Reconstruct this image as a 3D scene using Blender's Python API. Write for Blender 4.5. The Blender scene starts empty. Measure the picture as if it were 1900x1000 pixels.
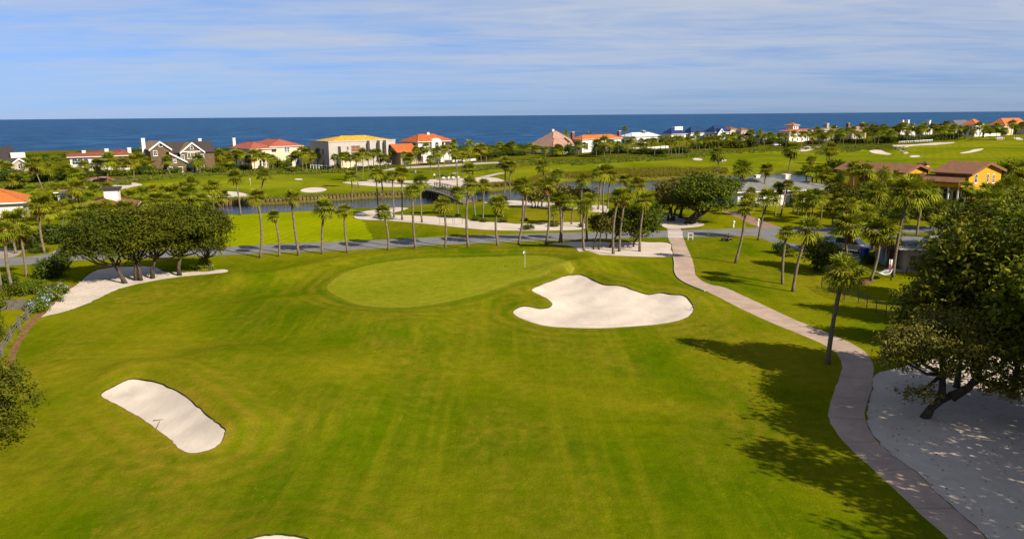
import bpy, bmesh, math, random
import numpy as np
from mathutils import Vector, Matrix, Euler
from mathutils.geometry import delaunay_2d_cdt

# ------------------------------------------------------------------ camera, sky, sun, exposure
SC = bpy.context.scene
COL = SC.collection
F = 1408.0; CX = 950.0; CY = 500.0; CAMH = 18.0          # focal length in photo pixels, eye height in metres
PITCH = math.atan(285.7 / F); ROLL = 0.00805
fwd = Vector((0, math.cos(PITCH), -math.sin(PITCH)))
rt0 = Vector((1, 0, 0)); up0 = Vector((0, math.sin(PITCH), math.cos(PITCH)))
rt = rt0 * math.cos(ROLL) - up0 * math.sin(ROLL)
up = up0 * math.cos(ROLL) + rt0 * math.sin(ROLL)
cam = bpy.data.cameras.new('camera'); camo = bpy.data.objects.new('camera', cam)
COL.objects.link(camo); SC.camera = camo
cam.sensor_width = 36; cam.lens = 36 * F / 1900; cam.clip_start = 0.5; cam.clip_end = 90000
camo.matrix_world = Matrix(((rt.x, up.x, -fwd.x, 0), (rt.y, up.y, -fwd.y, 0), (rt.z, up.z, -fwd.z, CAMH), (0, 0, 0, 1)))

SUN_EL = math.radians(35); SUN_AZ = math.atan2(0.79, -0.61)      # azimuth from +Y towards +X
wd = bpy.data.worlds.new('World'); SC.world = wd; wd.use_nodes = True
nt = wd.node_tree; N = nt.nodes; L = nt.links; N.clear()
def nd(t, **k):
    n = N.new(t)
    for a, b in k.items(): setattr(n, a, b)
    return n
def lk(a, b): L.new(a, b)
def mth(op, a, b=None, clamp=False):
    n = N.new('ShaderNodeMath'); n.operation = op; n.use_clamp = clamp
    for i, v in enumerate((a, b)):
        if v is None: continue
        if isinstance(v, (int, float)): n.inputs[i].default_value = v
        else: L.new(v, n.inputs[i])
    return n.outputs[0]
sky = nd('ShaderNodeTexSky'); sky.sky_type = 'NISHITA'; sky.sun_disc = False
sky.sun_elevation = SUN_EL; sky.sun_rotation = SUN_AZ
sky.air_density = 1.0; sky.dust_density = 0.0; sky.ozone_density = 5.0; sky.altitude = 0
tc = nd('ShaderNodeTexCoord'); sep = nd('ShaderNodeSeparateXYZ'); lk(tc.outputs['Generated'], sep.inputs[0])
zz = mth('ADD', mth('MAXIMUM', sep.outputs[2], 0.0), 0.045)
cmb = nd('ShaderNodeCombineXYZ'); lk(mth('DIVIDE', sep.outputs[0], zz), cmb.inputs[0]); lk(mth('DIVIDE', sep.outputs[1], zz), cmb.inputs[1])
def cloudnoise(rot, sc, loc, scale, detail, dist):
    mp = nd('ShaderNodeMapping'); mp.inputs['Rotation'].default_value = (0, 0, math.radians(rot)); mp.inputs['Scale'].default_value = sc
    mp.inputs['Location'].default_value = loc
    lk(cmb.outputs[0], mp.inputs[0])
    n = nd('ShaderNodeTexNoise'); n.inputs['Scale'].default_value = scale; n.inputs['Detail'].default_value = detail
    n.inputs['Distortion'].default_value = dist; n.inputs['Roughness'].default_value = 0.55
    lk(mp.outputs[0], n.inputs['Vector']); return n.outputs['Fac']
n1 = cloudnoise(32, (0.5, 1.0, 1), (3.1, 0.7, 0), 0.50, 7, 0.5)
n2 = cloudnoise(24, (0.45, 1.0, 1), (12.5, 5.0, 0), 0.15, 3, 0.3)
n3 = cloudnoise(-8, (0.5, 1.0, 1), (0.0, 2.0, 0), 2.4, 7, 0.8)
v = mth('ADD', mth('MULTIPLY', n1, 0.55), mth('ADD', mth('MULTIPLY', n2, 0.58), mth('MULTIPLY', n3, 0.22)))
mr = nd('ShaderNodeMapRange'); mr.interpolation_type = 'SMOOTHSTEP'; lk(v, mr.inputs[0])
mr.inputs[1].default_value = 0.48; mr.inputs[2].default_value = 0.80; mr.inputs[3].default_value = 0.10; mr.inputs[4].default_value = 0.95
# thin cloud fades out into the clear band low over the sea
fade = nd('ShaderNodeMapRange'); lk(sep.outputs[2], fade.inputs[0]); fade.inputs[1].default_value = 0.0; fade.inputs[2].default_value = 0.09
cf = mth('MULTIPLY', mr.outputs[0], mth('ADD', mth('MULTIPLY', fade.outputs[0], 0.75), 0.25))
bg = nd('ShaderNodeBackground'); bg.inputs[1].default_value = 0.078
tint = nd('ShaderNodeMixRGB', blend_type='MULTIPLY'); tint.inputs[0].default_value = 1.0; 
tr_ = nd('ShaderNodeValToRGB'); lk(sep.outputs[2], tr_.inputs[0])           # the clear sea air keeps the low sky blue
for e_, (p_, c_) in zip(tr_.color_ramp.elements, ((0.0, (0.21, 0.335, 0.715)), (0.5, (0.335, 0.47, 0.72)))): e_.position = p_; e_.color = (*c_, 1)
e_ = tr_.color_ramp.elements.new(0.13); e_.color = (0.330, 0.465, 0.72, 1)
lk(tr_.outputs[0], tint.inputs[2])
lk(sky.outputs[0], tint.inputs[1]); lk(tint.outputs[0], bg.inputs[0])
bgc = nd('ShaderNodeBackground'); bgc.inputs[0].default_value = (0.72, 0.79, 0.92, 1); bgc.inputs[1].default_value = 0.365
mx = nd('ShaderNodeMixShader'); lk(cf, mx.inputs[0]); lk(bg.outputs[0], mx.inputs[1]); lk(bgc.outputs[0], mx.inputs[2])
ow = nd('ShaderNodeOutputWorld'); lk(mx.outputs[0], ow.inputs[0])

sd = bpy.data.lights.new('sun', 'SUN'); sd.energy = 5.0; sd.angle = math.radians(0.55); sd.color = (1.0, 0.90, 0.74)
so = bpy.data.objects.new('sun', sd); COL.objects.link(so)
sdir = Vector((math.sin(SUN_AZ) * math.cos(SUN_EL), math.cos(SUN_AZ) * math.cos(SUN_EL), math.sin(SUN_EL)))
so.rotation_euler = sdir.to_track_quat('Z', 'Y').to_euler(); so.location = (60, -50, 80)
SC.view_settings.view_transform = 'Standard'; SC.view_settings.look = 'None'
SC.view_settings.exposure = 1.05; SC.view_settings.gamma = 1.0
SC.render.engine = 'CYCLES'; SC.cycles.max_bounces = 6; SC.cycles.diffuse_bounces = 2; SC.cycles.transparent_max_bounces = 8
R = random.Random(7); NR = np.random.default_rng(7)

# ------------------------------------------------------------------ pixel <-> ground helpers (place things where they really stand)
def ray(px, py): return fwd * F + rt * (px - CX) + up * (CY - py)
def G(px, py, z=0.0):
    d = ray(px, py); t = (z - CAMH) / d.z
    return Vector((d.x * t, d.y * t, z))
def proj(p):
    q = Vector(p) - Vector((0, 0, CAMH)); k = F / q.dot(fwd)
    return CX + q.dot(rt) * k, CY - q.dot(up) * k
def depth(p): return (Vector(p) - Vector((0, 0, CAMH))).dot(fwd)
def mpp(p): return depth(p) / F                           # metres in one photo pixel there
def hgt(p, py):                                           # height above z=0 at which (x, y) shows at image row py
    lo, hi = -10.0, 60.0
    for _ in range(40):
        m = (lo + hi) / 2
        if proj((p[0], p[1], m))[1] > py: lo = m
        else: hi = m
    return (lo + hi) / 2
def span(P, d, px):                                       # how far along d until image column px
    lo, hi = 0.0, 400.0; s = 1 if proj(P + d * 1.0)[0] > proj(P)[0] else -1
    for _ in range(50):
        m = (lo + hi) / 2
        if s * (proj(P + d * m)[0] - px) < 0: lo = m
        else: hi = m
    return lo
def smooth(pts, n=4, closed=True):                        # Catmull-Rom through the points
    P = [np.array(p, float) for p in pts]; m = len(P); out = []
    rng = range(m) if closed else range(m - 1)
    for i in rng:
        if closed: a, b, c, d = P[(i - 1) % m], P[i], P[(i + 1) % m], P[(i + 2) % m]
        else: a, b, c, d = P[max(i - 1, 0)], P[i], P[i + 1], P[min(i + 2, m - 1)]
        for k in range(n):
            t = k / n
            out.append(0.5 * ((2 * b) + (c - a) * t + (2 * a - 5 * b + 4 * c - d) * t * t + (3 * b - a - 3 * c + d) * t ** 3))
    if not closed: out.append(P[-1])
    return np.array(out)
def gpoly(pts, n=4, z=0.0, closed=True):
    s = smooth(pts, n, closed) if n > 1 else np.array(pts, float)
    return np.array([tuple(G(x, y, z))[:2] for x, y in s])
def ell(cx, cy, rx, ry, n=14, rot=0.0, wob=0.0):
    o = []
    for i in range(n):
        a = 2 * math.pi * i / n; k = 1 + wob * math.sin(3 * a + cx)
        x, y = rx * k * math.cos(a), ry * k * math.sin(a)
        o.append((cx + x, cy + y + rot * x))
    return o
def inpoly(P, X, Y):
    ins = np.zeros(X.shape, bool); n = len(P)
    x0, y0, x1, y1 = P[:, 0].min(), P[:, 1].min(), P[:, 0].max(), P[:, 1].max()
    sel = np.nonzero((X >= x0) & (X <= x1) & (Y >= y0) & (Y <= y1))[0]
    if len(sel) == 0: return ins
    xs, ys = X[sel], Y[sel]; r = np.zeros(len(sel), bool)
    for i in range(n):
        ax, ay = P[i]; bx, by = P[(i + 1) % n]
        if ay == by: continue
        c = ((ay > ys) != (by > ys)) & (xs < (bx - ax) * (ys - ay) / (by - ay) + ax)
        r ^= c
    ins[sel] = r; return ins
def pdist(P, X, Y, closed=True):
    d = np.full(X.shape, 1e9); n = len(P)
    for i in range(n if closed else n - 1):
        a = P[i]; b = P[(i + 1) % n]; e = b - a; ll = max(e @ e, 1e-9)
        t = np.clip(((X - a[0]) * e[0] + (Y - a[1]) * e[1]) / ll, 0, 1)
        d = np.minimum(d, (X - a[0] - t * e[0]) ** 2 + (Y - a[1] - t * e[1]) ** 2)
    return np.sqrt(d)
def sstep(a, b, x):
    t = np.clip((x - a) / (b - a), 0, 1); return t * t * (3 - 2 * t)

# ------------------------------------------------------------------ materials
MATS = {}
KA = 0.70                                                 # every base colour below is written for exposure 0.55; the picture is exposed half a stop brighter
class NT:
    def __init__(s, name):
        m = bpy.data.materials.new(name); m.use_nodes = True; s.m = m; s.t = m.node_tree; s.N = s.t.nodes; s.L = s.t.links
        s.b = s.N['Principled BSDF']; s.out = s.N['Material Output']; MATS[name] = m
        s.pos = s.N.new('ShaderNodeNewGeometry').outputs['Position']
    def noise(s, scale, detail=4, rough=0.55, dist=0.0, vec=None, sc=None, rot=0):
        n = s.N.new('ShaderNodeTexNoise'); n.inputs['Scale'].default_value = scale; n.inputs['Detail'].default_value = detail
        n.inputs['Roughness'].default_value = rough; n.inputs['Distortion'].default_value = dist
        vec = vec or s.pos
        if sc or rot:
            mp = s.N.new('ShaderNodeMapping'); mp.inputs['Scale'].default_value = sc or (1, 1, 1); mp.inputs['Rotation'].default_value = (0, 0, rot)
            s.L.new(vec, mp.inputs[0]); vec = mp.outputs[0]
        s.L.new(vec, n.inputs['Vector']); return n.outputs['Fac']
    def ramp(s, fac, stops):
        r = s.N.new('ShaderNodeValToRGB'); e = r.color_ramp.elements
        while len(e) < len(stops): e.new(0.5)
        for i, (p, c) in enumerate(stops):
            e[i].position = p; e[i].color = (*c, 1) if isinstance(c, tuple) else (c, c, c, 1)
        s.L.new(fac, r.inputs[0]); return r.outputs[0]
    def mix(s, fac, a, b, mode='MIX'):
        n = s.N.new('ShaderNodeMixRGB'); n.blend_type = mode
        for i, v in enumerate((fac, a, b)):
            if isinstance(v, (int, float)): n.inputs[i].default_value = v if i == 0 else (v, v, v, 1)
            elif isinstance(v, tuple): n.inputs[i].default_value = (*v, 1)
            else: s.L.new(v, n.inputs[i])
        return n.outputs[0]
    def math(s, op, a, b=None):
        n = s.N.new('ShaderNodeMath'); n.operation = op
        for i, v in enumerate((a, b)):
            if v is None: continue
            if isinstance(v, (int, float)): n.inputs[i].default_value = v
            else: s.L.new(v, n.inputs[i])
        return n.outputs[0]
    def col(s, c):
        if isinstance(c, tuple): s.b.inputs['Base Color'].default_value = (*[x * KA for x in c], 1)
        else: s.L.new(s.mix(1.0, c, (KA, KA, KA), 'MULTIPLY'), s.b.inputs['Base Color'])
    def bump(s, h, strength=0.3, dist=0.05):
        n = s.N.new('ShaderNodeBump'); n.inputs['Strength'].default_value = strength; n.inputs['Distance'].default_value = dist
        s.L.new(h, n.inputs['Height']); s.L.new(n.outputs[0], s.b.inputs['Normal'])
    def set(s, rough=0.8, spec=0.3, metal=0.0):
        s.b.inputs['Roughness'].default_value = rough; s.b.inputs['Specular IOR Level'].default_value = spec; s.b.inputs['Metallic'].default_value = metal
        return s.m
    def obrand(s):
        return s.N.new('ShaderNodeObjectInfo').outputs['Random']
def plain(name, c, rough=0.7, spec=0.3, metal=0.0, var=0.18, scale=1.5, bump=0.0):
    s = NT(name); n = s.noise(scale, 5)
    lo = tuple(x * (1 - var) for x in c); hi = tuple(min(1, x * (1 + var)) for x in c)
    s.col(s.ramp(n, [(0.3, lo), (0.7, hi)]))
    if bump: s.bump(s.noise(scale * 6, 4), bump, 0.03)
    return s.set(rough, spec, metal)

def grass(name, dark, mid, lite, dry, stripe=None, dryamt=1.0, patch=0.06, fine=7.0, streak=0.35, mow=False):
    s = NT(name)
    big = s.noise(patch, 5, 0.6, 0.6)
    c = s.ramp(big, [(0.36, dark), (0.5, mid), (0.66, lite)])
    lf = s.noise(0.028, 4, 0.6, 1.0, sc=(0.7, 1.0, 1), rot=0.5); c = s.mix(s.math('MULTIPLY', s.ramp(lf, [(0.40, 1.0), (0.52, 0.0)]), 0.6), c, dark); c = s.mix(s.math('MULTIPLY', s.ramp(lf, [(0.52, 0.0), (0.66, 1.0)]), 0.55), c, lite)
    # dry, yellowed mottling, drawn out along the line of play
    d1 = s.noise(0.11, 6, 0.62, 0.4, sc=(1.0, 0.45, 1), rot=0.12); d2 = s.noise(1.3, 4, 0.6, sc=(1.0, 0.6, 1))
    dm = s.math('MULTIPLY', s.ramp(d1, [(0.44, 0.0), (0.68, 1.0)]), s.ramp(d2, [(0.36, 0.10), (0.66, 1.0)]))
    c = s.mix(s.math('MULTIPLY', dm, 0.62 * dryamt), c, dry)
    # single dry tufts
    sp_ = s.math('MULTIPLY', s.ramp(s.noise(3.6, 3, 0.6, sc=(1.0, 0.6, 1), rot=0.1), [(0.60, 0.0), (0.72, 1.0)]), s.ramp(s.noise(0.09, 4, 0.6), [(0.42, 0.0), (0.62, 1.0)]))
    c = s.mix(s.math('MULTIPLY', sp_, 0.55 * dryamt), c, dry)
    # long faint wheel and mower tracks
    if streak:
        st = s.noise(0.85, 3, 0.6, sc=(1.0, 0.035, 1), rot=0.10)
        c = s.mix(s.math('MULTIPLY', s.ramp(st, [(0.50, 0.0), (0.70, 1.0)]), streak), c, lite)
        st2 = s.noise(0.6, 3, 0.6, sc=(0.05, 1.0, 1), rot=-0.45)
        c = s.mix(s.math('MULTIPLY', s.ramp(st2, [(0.52, 0.0), (0.75, 1.0)]), streak * 0.6), c, dark)
    if stripe:
        ang, wl, amt = stripe
        mp = s.N.new('ShaderNodeMapping'); mp.inputs['Rotation'].default_value = (0, 0, ang); s.L.new(s.pos, mp.inputs[0])
        w = s.N.new('ShaderNodeTexWave'); w.inputs['Scale'].default_value = wl; w.inputs['Distortion'].default_value = 0.8; w.inputs['Detail'].default_value = 2
        w.inputs['Detail Scale'].default_value = 0.6
        s.L.new(mp.outputs[0], w.inputs['Vector'])
        c = s.mix(s.math('MULTIPLY', w.outputs['Fac'], amt), c, dark)
    if mow:                                               # passes of the mower following the edges of green and bunkers
        at = s.N.new('ShaderNodeAttribute'); at.attribute_name = 'mow'; q = s.math('ADD', at.outputs['Fac'], s.math('MULTIPLY', s.noise(0.5, 3), 0.5))
        w = s.math('ADD', s.math('MULTIPLY', s.math('SINE', s.math('MULTIPLY', q, 4.2)), 0.5), 0.5)
        fd = s.N.new('ShaderNodeMapRange'); s.L.new(at.outputs['Fac'], fd.inputs[0]); fd.inputs[1].default_value = 0.0; fd.inputs[2].default_value = 7.0; fd.inputs[3].default_value = 0.60; fd.inputs[4].default_value = 0.0
        brk = s.ramp(s.noise(0.16, 4, 0.6), [(0.35, 0.0), (0.6, 1.0)])
        c = s.mix(s.math('MULTIPLY', s.math('MULTIPLY', w, fd.outputs[0]), brk), c, dry)
    f = s.noise(fine, 5, 0.7); c = s.mix(0.55, c, s.ramp(f, [(0.25, 0.45), (0.75, 1.0)]), 'MULTIPLY')
    f2 = s.noise(1.1, 6, 0.7); c = s.mix(0.6, c, s.ramp(f2, [(0.3, 0.55), (0.7, 1.0)]), 'MULTIPLY')
    s.col(c); s.bump(s.math('ADD', s.noise(fine * 1.3, 4, 0.7), s.math('MULTIPLY', s.noise(1.6, 4), 1.5)), 0.55, 0.07)
    s.b.inputs['Sheen Weight'].default_value = 0.0
    return s.set(0.95, 0.0)
grass('turf', (0.086, 0.145, 0.0010), (0.158, 0.190, 0.0018), (0.250, 0.238, 0.007), (0.340, 0.240, 0.020), mow=True, streak=0.5, dryamt=1.15)
grass('green', (0.230, 0.270, 0.008), (0.290, 0.305, 0.013), (0.345, 0.335, 0.022), (0.350, 0.310, 0.030), stripe=(1.1, 0.16, 0.18), dryamt=0.5, fine=11, streak=0.15, mow=True)
grass('collar', (0.092, 0.155, 0.002), (0.158, 0.196, 0.003), (0.235, 0.235, 0.008), (0.320, 0.240, 0.020), dryamt=0.4, streak=0.1, mow=True)
grass('lawn', (0.245, 0.300, 0.002), (0.320, 0.365, 0.003), (0.390, 0.400, 0.005), (0.410, 0.350, 0.010), stripe=(0.15, 0.17, 0.35), dryamt=0.5, streak=0.1)
grass('yard', (0.170, 0.195, 0.002), (0.225, 0.235, 0.003), (0.275, 0.262, 0.005), (0.300, 0.240, 0.010), dryamt=0.7, streak=0.1)
grass('rough', (0.085, 0.110, 0.003), (0.130, 0.140, 0.005), (0.180, 0.168, 0.010), (0.225, 0.165, 0.018), dryamt=1.0, streak=0.15, patch=0.09, fine=4)
grass('fairway', (0.130, 0.185, 0.003), (0.210, 0.240, 0.006), (0.310, 0.305, 0.014), (0.350, 0.290, 0.034), dryamt=0.7, stripe=(0.5, 0.10, 0.22), fine=4, patch=0.03)
def sandmat(name, c, spots=0.25):
    s = NT(name); a = s.noise(0.22, 6, 0.6, 0.8); b = s.noise(2.2, 5, 0.6, 0.3)
    k = s.ramp(a, [(0.34, tuple(x * 0.80 for x in c)), (0.60, c)]); rk = s.noise(3.0, 3, 0.5, 1.2, sc=(1, 0.16, 1), rot=0.9); k = s.mix(0.16, k, s.ramp(rk, [(0.35, 0.72), (0.6, 1.0)]), 'MULTIPLY')
    k = s.mix(s.math('MULTIPLY', s.ramp(b, [(0.5, 0.0), (0.75, 1.0)]), spots), k, (c[0] * 0.86, c[1] * 0.78, c[2] * 0.66))
    mp = s.noise(5.0, 3, 0.5, 0.6, sc=(1, 0.25, 1), rot=0.6)
    s.col(k); s.bump(s.math('ADD', mp, s.math('MULTIPLY', s.noise(0.8, 4), 1.0)), 0.14, 0.04); return s.set(0.95, 0.1)
sandmat('sand', (0.660, 0.570, 0.475), 0.3)
sandmat('waste_sand', (0.62, 0.53, 0.44), 0.5)
sandmat('beach_sand', (0.55, 0.47, 0.36), 0.2)
def pave(name, c, stain, tracks=False):
    s = NT(name); a = s.noise(0.5, 6, 0.62, 0.4); b = s.noise(6, 5, 0.7)
    k = s.ramp(a, [(0.3, tuple(x * 0.74 for x in c)), (0.65, c)])
    k = s.mix(0.5, k, s.ramp(b, [(0.25, 0.55), (0.75, 1.0)]), 'MULTIPLY')
    d = s.noise(0.30, 6, 0.72, 0.8); k = s.mix(s.math('MULTIPLY', s.ramp(d, [(0.46, 0.0), (0.66, 1.0)]), stain), k, tuple(x * 0.55 for x in c))
    s.col(k); s.bump(b, 0.25, 0.02); return s.set(0.88, 0.2)
pave('concrete', (0.54, 0.395, 0.300), 0.45)
pave('joint_concrete', (0.26, 0.195, 0.145), 0.3)
pave('kerb_concrete', (0.56, 0.46, 0.36), 0.2)
pave('asphalt', (0.235, 0.225, 0.220), 0.35)
pave('brick_paving', (0.36, 0.22, 0.15), 0.4)
pave('drive', (0.42, 0.34, 0.28), 0.3)
pave('pale_path', (0.56, 0.50, 0.43), 0.2)
plain('white_paint_line', (0.62, 0.62, 0.60), 0.8, var=0.12, scale=5)
plain('mulch', (0.20, 0.105, 0.045), 0.95, 0.1, var=0.4, scale=3, bump=0.8)
plain('soil_lip', (0.055, 0.070, 0.014), 0.95, 0.1, var=0.4, scale=4, bump=0.8)
plain('pond_bed', (0.105, 0.098, 0.014), 0.95, 0.05, var=0.4, scale=2)
s = NT('pond_water'); s.col((0.012, 0.020, 0.028)); s.bump(s.noise(0.9, 4, 0.6, sc=(1, 2.2, 1)), 0.8, 0.10); s.set(0.08, 0.5)
s.b.inputs['IOR'].default_value = 1.33
s = NT('sea_water')
w1 = s.noise(0.030, 8, 0.72, 0.3, sc=(0.8, 0.55, 1), rot=0.3); w2 = s.noise(0.12, 5, 0.65, sc=(0.5, 1.5, 1), rot=0.55); w3 = s.noise(0.0016, 4, 0.55, sc=(0.35, 1.4, 1), rot=0.2)
cc = s.ramp(w1, [(0.36, (0.002, 0.030, 0.098)), (0.50, (0.004, 0.066, 0.180)), (0.66, (0.028, 0.125, 0.265))])
cc = s.mix(s.math('MULTIPLY', s.ramp(w3, [(0.4, 0.0), (0.7, 1.0)]), 0.5), cc, (0.004, 0.052, 0.150))
s.col(cc); s.bump(s.math('ADD', s.math('MULTIPLY', w1, 3.0), w2), 1.0, 1.6); s.set(0.5, 0.13)
# foliage
def leafmat(name, c1, c2, c3, trans=0.25, rough=0.55, scale=1.2):
    s = NT(name); n = s.noise(scale, 3); o = s.obrand()
    c = s.ramp(n, [(0.3, c1), (0.52, c2), (0.74, c3)])
    h = s.N.new('ShaderNodeHueSaturation'); s.L.new(c, h.inputs['Color'])
    s.L.new(s.math('ADD', s.math('MULTIPLY', o, 0.40), 0.62 if 'palm' not in name else 0.88), h.inputs['Value'])
    s.L.new(s.math('ADD', s.math('MULTIPLY', s.math('FRACT', s.math('MULTIPLY', o, 7.3)), 0.035), 0.482), h.inputs['Hue'])
    s.L.new(h.outputs[0], s.b.inputs['Base Color']); s.set(rough, 0.06)
    tr = s.N.new('ShaderNodeBsdfTranslucent'); s.L.new(h.outputs[0], tr.inputs[0])
    m = s.N.new('ShaderNodeMixShader'); m.inputs[0].default_value = trans
    s.L.new(s.b.outputs[0], m.inputs[1]); s.L.new(tr.outputs[0], m.inputs[2]); s.L.new(m.outputs[0], s.out.inputs[0]); return s.m
leafmat('palm_leaf', (0.075, 0.095, 0.003), (0.155, 0.170, 0.007), (0.285, 0.262, 0.022), 0.3, 0.65, 2.4)
leafmat('palm_dry', (0.150, 0.088, 0.016), (0.195, 0.118, 0.024), (0.235, 0.155, 0.040), 0.2, 0.8)
leafmat('oak_leaf', (0.044, 0.056, 0.004), (0.080, 0.094, 0.006), (0.150, 0.148, 0.014), 0.26)
leafmat('oak_brown_leaf', (0.085, 0.082, 0.012), (0.140, 0.128, 0.020), (0.225, 0.190, 0.045), 0.28)
leafmat('broad_leaf', (0.050, 0.068, 0.004), (0.125, 0.142, 0.008), (0.340, 0.300, 0.018), 0.38, 0.4, 1.8)
leafmat('shrub_leaf', (0.060, 0.090, 0.005), (0.110, 0.135, 0.008), (0.180, 0.185, 0.014), 0.25)
leafmat('hedge_leaf', (0.030, 0.052, 0.005), (0.050, 0.078, 0.008), (0.085, 0.108, 0.012), 0.2)
leafmat('scrub_leaf', (0.080, 0.105, 0.010), (0.125, 0.145, 0.014), (0.180, 0.170, 0.024), 0.25)
leafmat('reed_leaf', (0.150, 0.140, 0.012), (0.205, 0.175, 0.016), (0.250, 0.190, 0.028), 0.25)
leafmat('flower_petal', (0.42, 0.50, 0.72), (0.50, 0.58, 0.80), (0.62, 0.68, 0.85), 0.25)
plain('palm_bark', (0.185, 0.145, 0.096), 0.9, 0.1, var=0.38, scale=4, bump=0.8)
plain('palm_boot', (0.235, 0.140, 0.060), 0.9, 0.1, var=0.4, scale=6, bump=0.8)
plain('oak_bark', (0.085, 0.066, 0.046), 0.92, 0.1, var=0.4, scale=5, bump=1.0)
# buildings
def stucco(n, c, v=0.07): plain(n, c, 0.85, 0.15, var=v, scale=0.8, bump=0.15)
for n, c in (('white_wall', (0.74, 0.70, 0.63)), ('cream_wall', (0.72, 0.60, 0.40)), ('block_wall', (0.46, 0.42, 0.375)), ('ochre_wall', (0.60, 0.30, 0.020)),
             ('blue_wall', (0.22, 0.31, 0.36)), ('beige_wall', (0.48, 0.36, 0.26)), ('pale_blue_wall', (0.50, 0.55, 0.58)), ('grey_wall', (0.32, 0.32, 0.33))): stucco(n, c)
def roofmat(name, c, course=1.6, var=0.3):
    s = NT(name); a = s.noise(1.1, 5, 0.65); b = s.noise(7, 3, 0.6)
    sp = s.N.new('ShaderNodeSeparateXYZ'); s.L.new(s.pos, sp.inputs[0])
    w = s.math('FRACT', s.math('MULTIPLY', sp.outputs[2], course))
    k = s.ramp(a, [(0.28, tuple(x * (1 - var) for x in c)), (0.7, tuple(min(1, x * (1 + var * 0.6)) for x in c))])
    k = s.mix(0.5, k, s.ramp(b, [(0.3, 0.6), (0.7, 1.0)]), 'MULTIPLY')
    s.col(k); s.bump(s.math('ADD', w, b), 0.6, 0.08); return s.set(0.85, 0.2)
for n, c in (('tile_orange', (0.50, 0.130, 0.030)), ('tile_bright', (0.58, 0.165, 0.040)), ('tile_brown', (0.235, 0.095, 0.052)), ('tile_red', (0.300, 0.085, 0.045)),
             ('metal_salmon', (0.42, 0.115, 0.070)), ('tile_pink', (0.43, 0.255, 0.185)), ('shingle_dark', (0.060, 0.047, 0.042)), ('shingle_grey', (0.225, 0.220, 0.200)),
             ('roof_blue', (0.012, 0.040, 0.135)), ('roof_white', (0.70, 0.70, 0.70)), ('roof_slate', (0.13, 0.13, 0.145)), ('roof_teal', (0.03, 0.13, 0.24)),
             ('shingle_wall', (0.165, 0.110, 0.062)), ('tile_umber', (0.250, 0.115, 0.058)), ('roof_tan', (0.32, 0.22, 0.13))): roofmat(n, c)
s = NT('plywood'); a = s.noise(0.9, 4, 0.7, sc=(1.0, 1.0, 3)); b = s.noise(0.25, 3)
k = s.ramp(a, [(0.35, (0.40, 0.19, 0.015)), (0.5, (0.64, 0.36, 0.030)), (0.66, (0.72, 0.45, 0.06))]); s.col(k); s.set(0.85, 0.2)
plain('white_trim', (0.78, 0.76, 0.72), 0.6, var=0.04); plain('dark_opening', (0.030, 0.028, 0.028), 0.5, var=0.2)
plain('wood_door', (0.20, 0.085, 0.030), 0.6, var=0.2, scale=4); plain('brick_red', (0.24, 0.075, 0.045), 0.9, var=0.25, scale=6)
s = NT('glass_pane'); s.col((0.030, 0.042, 0.055)); s.set(0.08, 0.6)
plain('grey_timber', (0.150, 0.132, 0.110), 0.9, 0.1, var=0.3, scale=4, bump=0.5)
plain('brown_timber', (0.135, 0.085, 0.050), 0.9, 0.1, var=0.35, scale=4, bump=0.5)
plain('tan_timber', (0.300, 0.205, 0.070), 0.9, 0.1, var=0.3, scale=4, bump=0.4)
plain('black_metal', (0.016, 0.018, 0.018), 0.5, 0.4); plain('grey_metal', (0.30, 0.31, 0.32), 0.45, 0.5, 0.4)
plain('white_plastic', (0.78, 0.78, 0.76), 0.45, 0.4, var=0.04); plain('blue_plastic', (0.012, 0.035, 0.30), 0.45, 0.4, var=0.08)
plain('teal_plastic', (0.008, 0.135, 0.125), 0.5, 0.4, var=0.08); plain('navy_plastic', (0.015, 0.05, 0.13), 0.5, 0.4, var=0.08)
plain('rubber', (0.018, 0.018, 0.018), 0.85, 0.2); plain('hammock_cloth', (0.66, 0.68, 0.66), 0.9, var=0.08)
for n, c in (('car_red', (0.50, 0.020, 0.012)), ('car_white', (0.75, 0.75, 0.75)), ('car_silver', (0.30, 0.31, 0.33)), ('car_blue', (0.035, 0.075, 0.14)), ('cart_body', (0.70, 0.70, 0.68))):
    s = NT(n); s.col(c); s.set(0.3, 0.5); s.b.inputs['Coat Weight'].default_value = 0.5
plain('skin', (0.46, 0.27, 0.19), 0.6, var=0.06); plain('shirt_white', (0.76, 0.76, 0.78), 0.9, var=0.05); plain('cloth_dark', (0.022, 0.024, 0.034), 0.9, var=0.2)
plain('hair_brown', (0.05, 0.03, 0.018), 0.8); plain('cloth_pink', (0.60, 0.18, 0.25), 0.9); plain('cloth_grey', (0.20, 0.20, 0.22), 0.9)
plain('sign_panel', (0.22, 0.15, 0.11), 0.8); plain('turf_brown', (0.07, 0.03, 0.015), 0.95)

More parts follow.
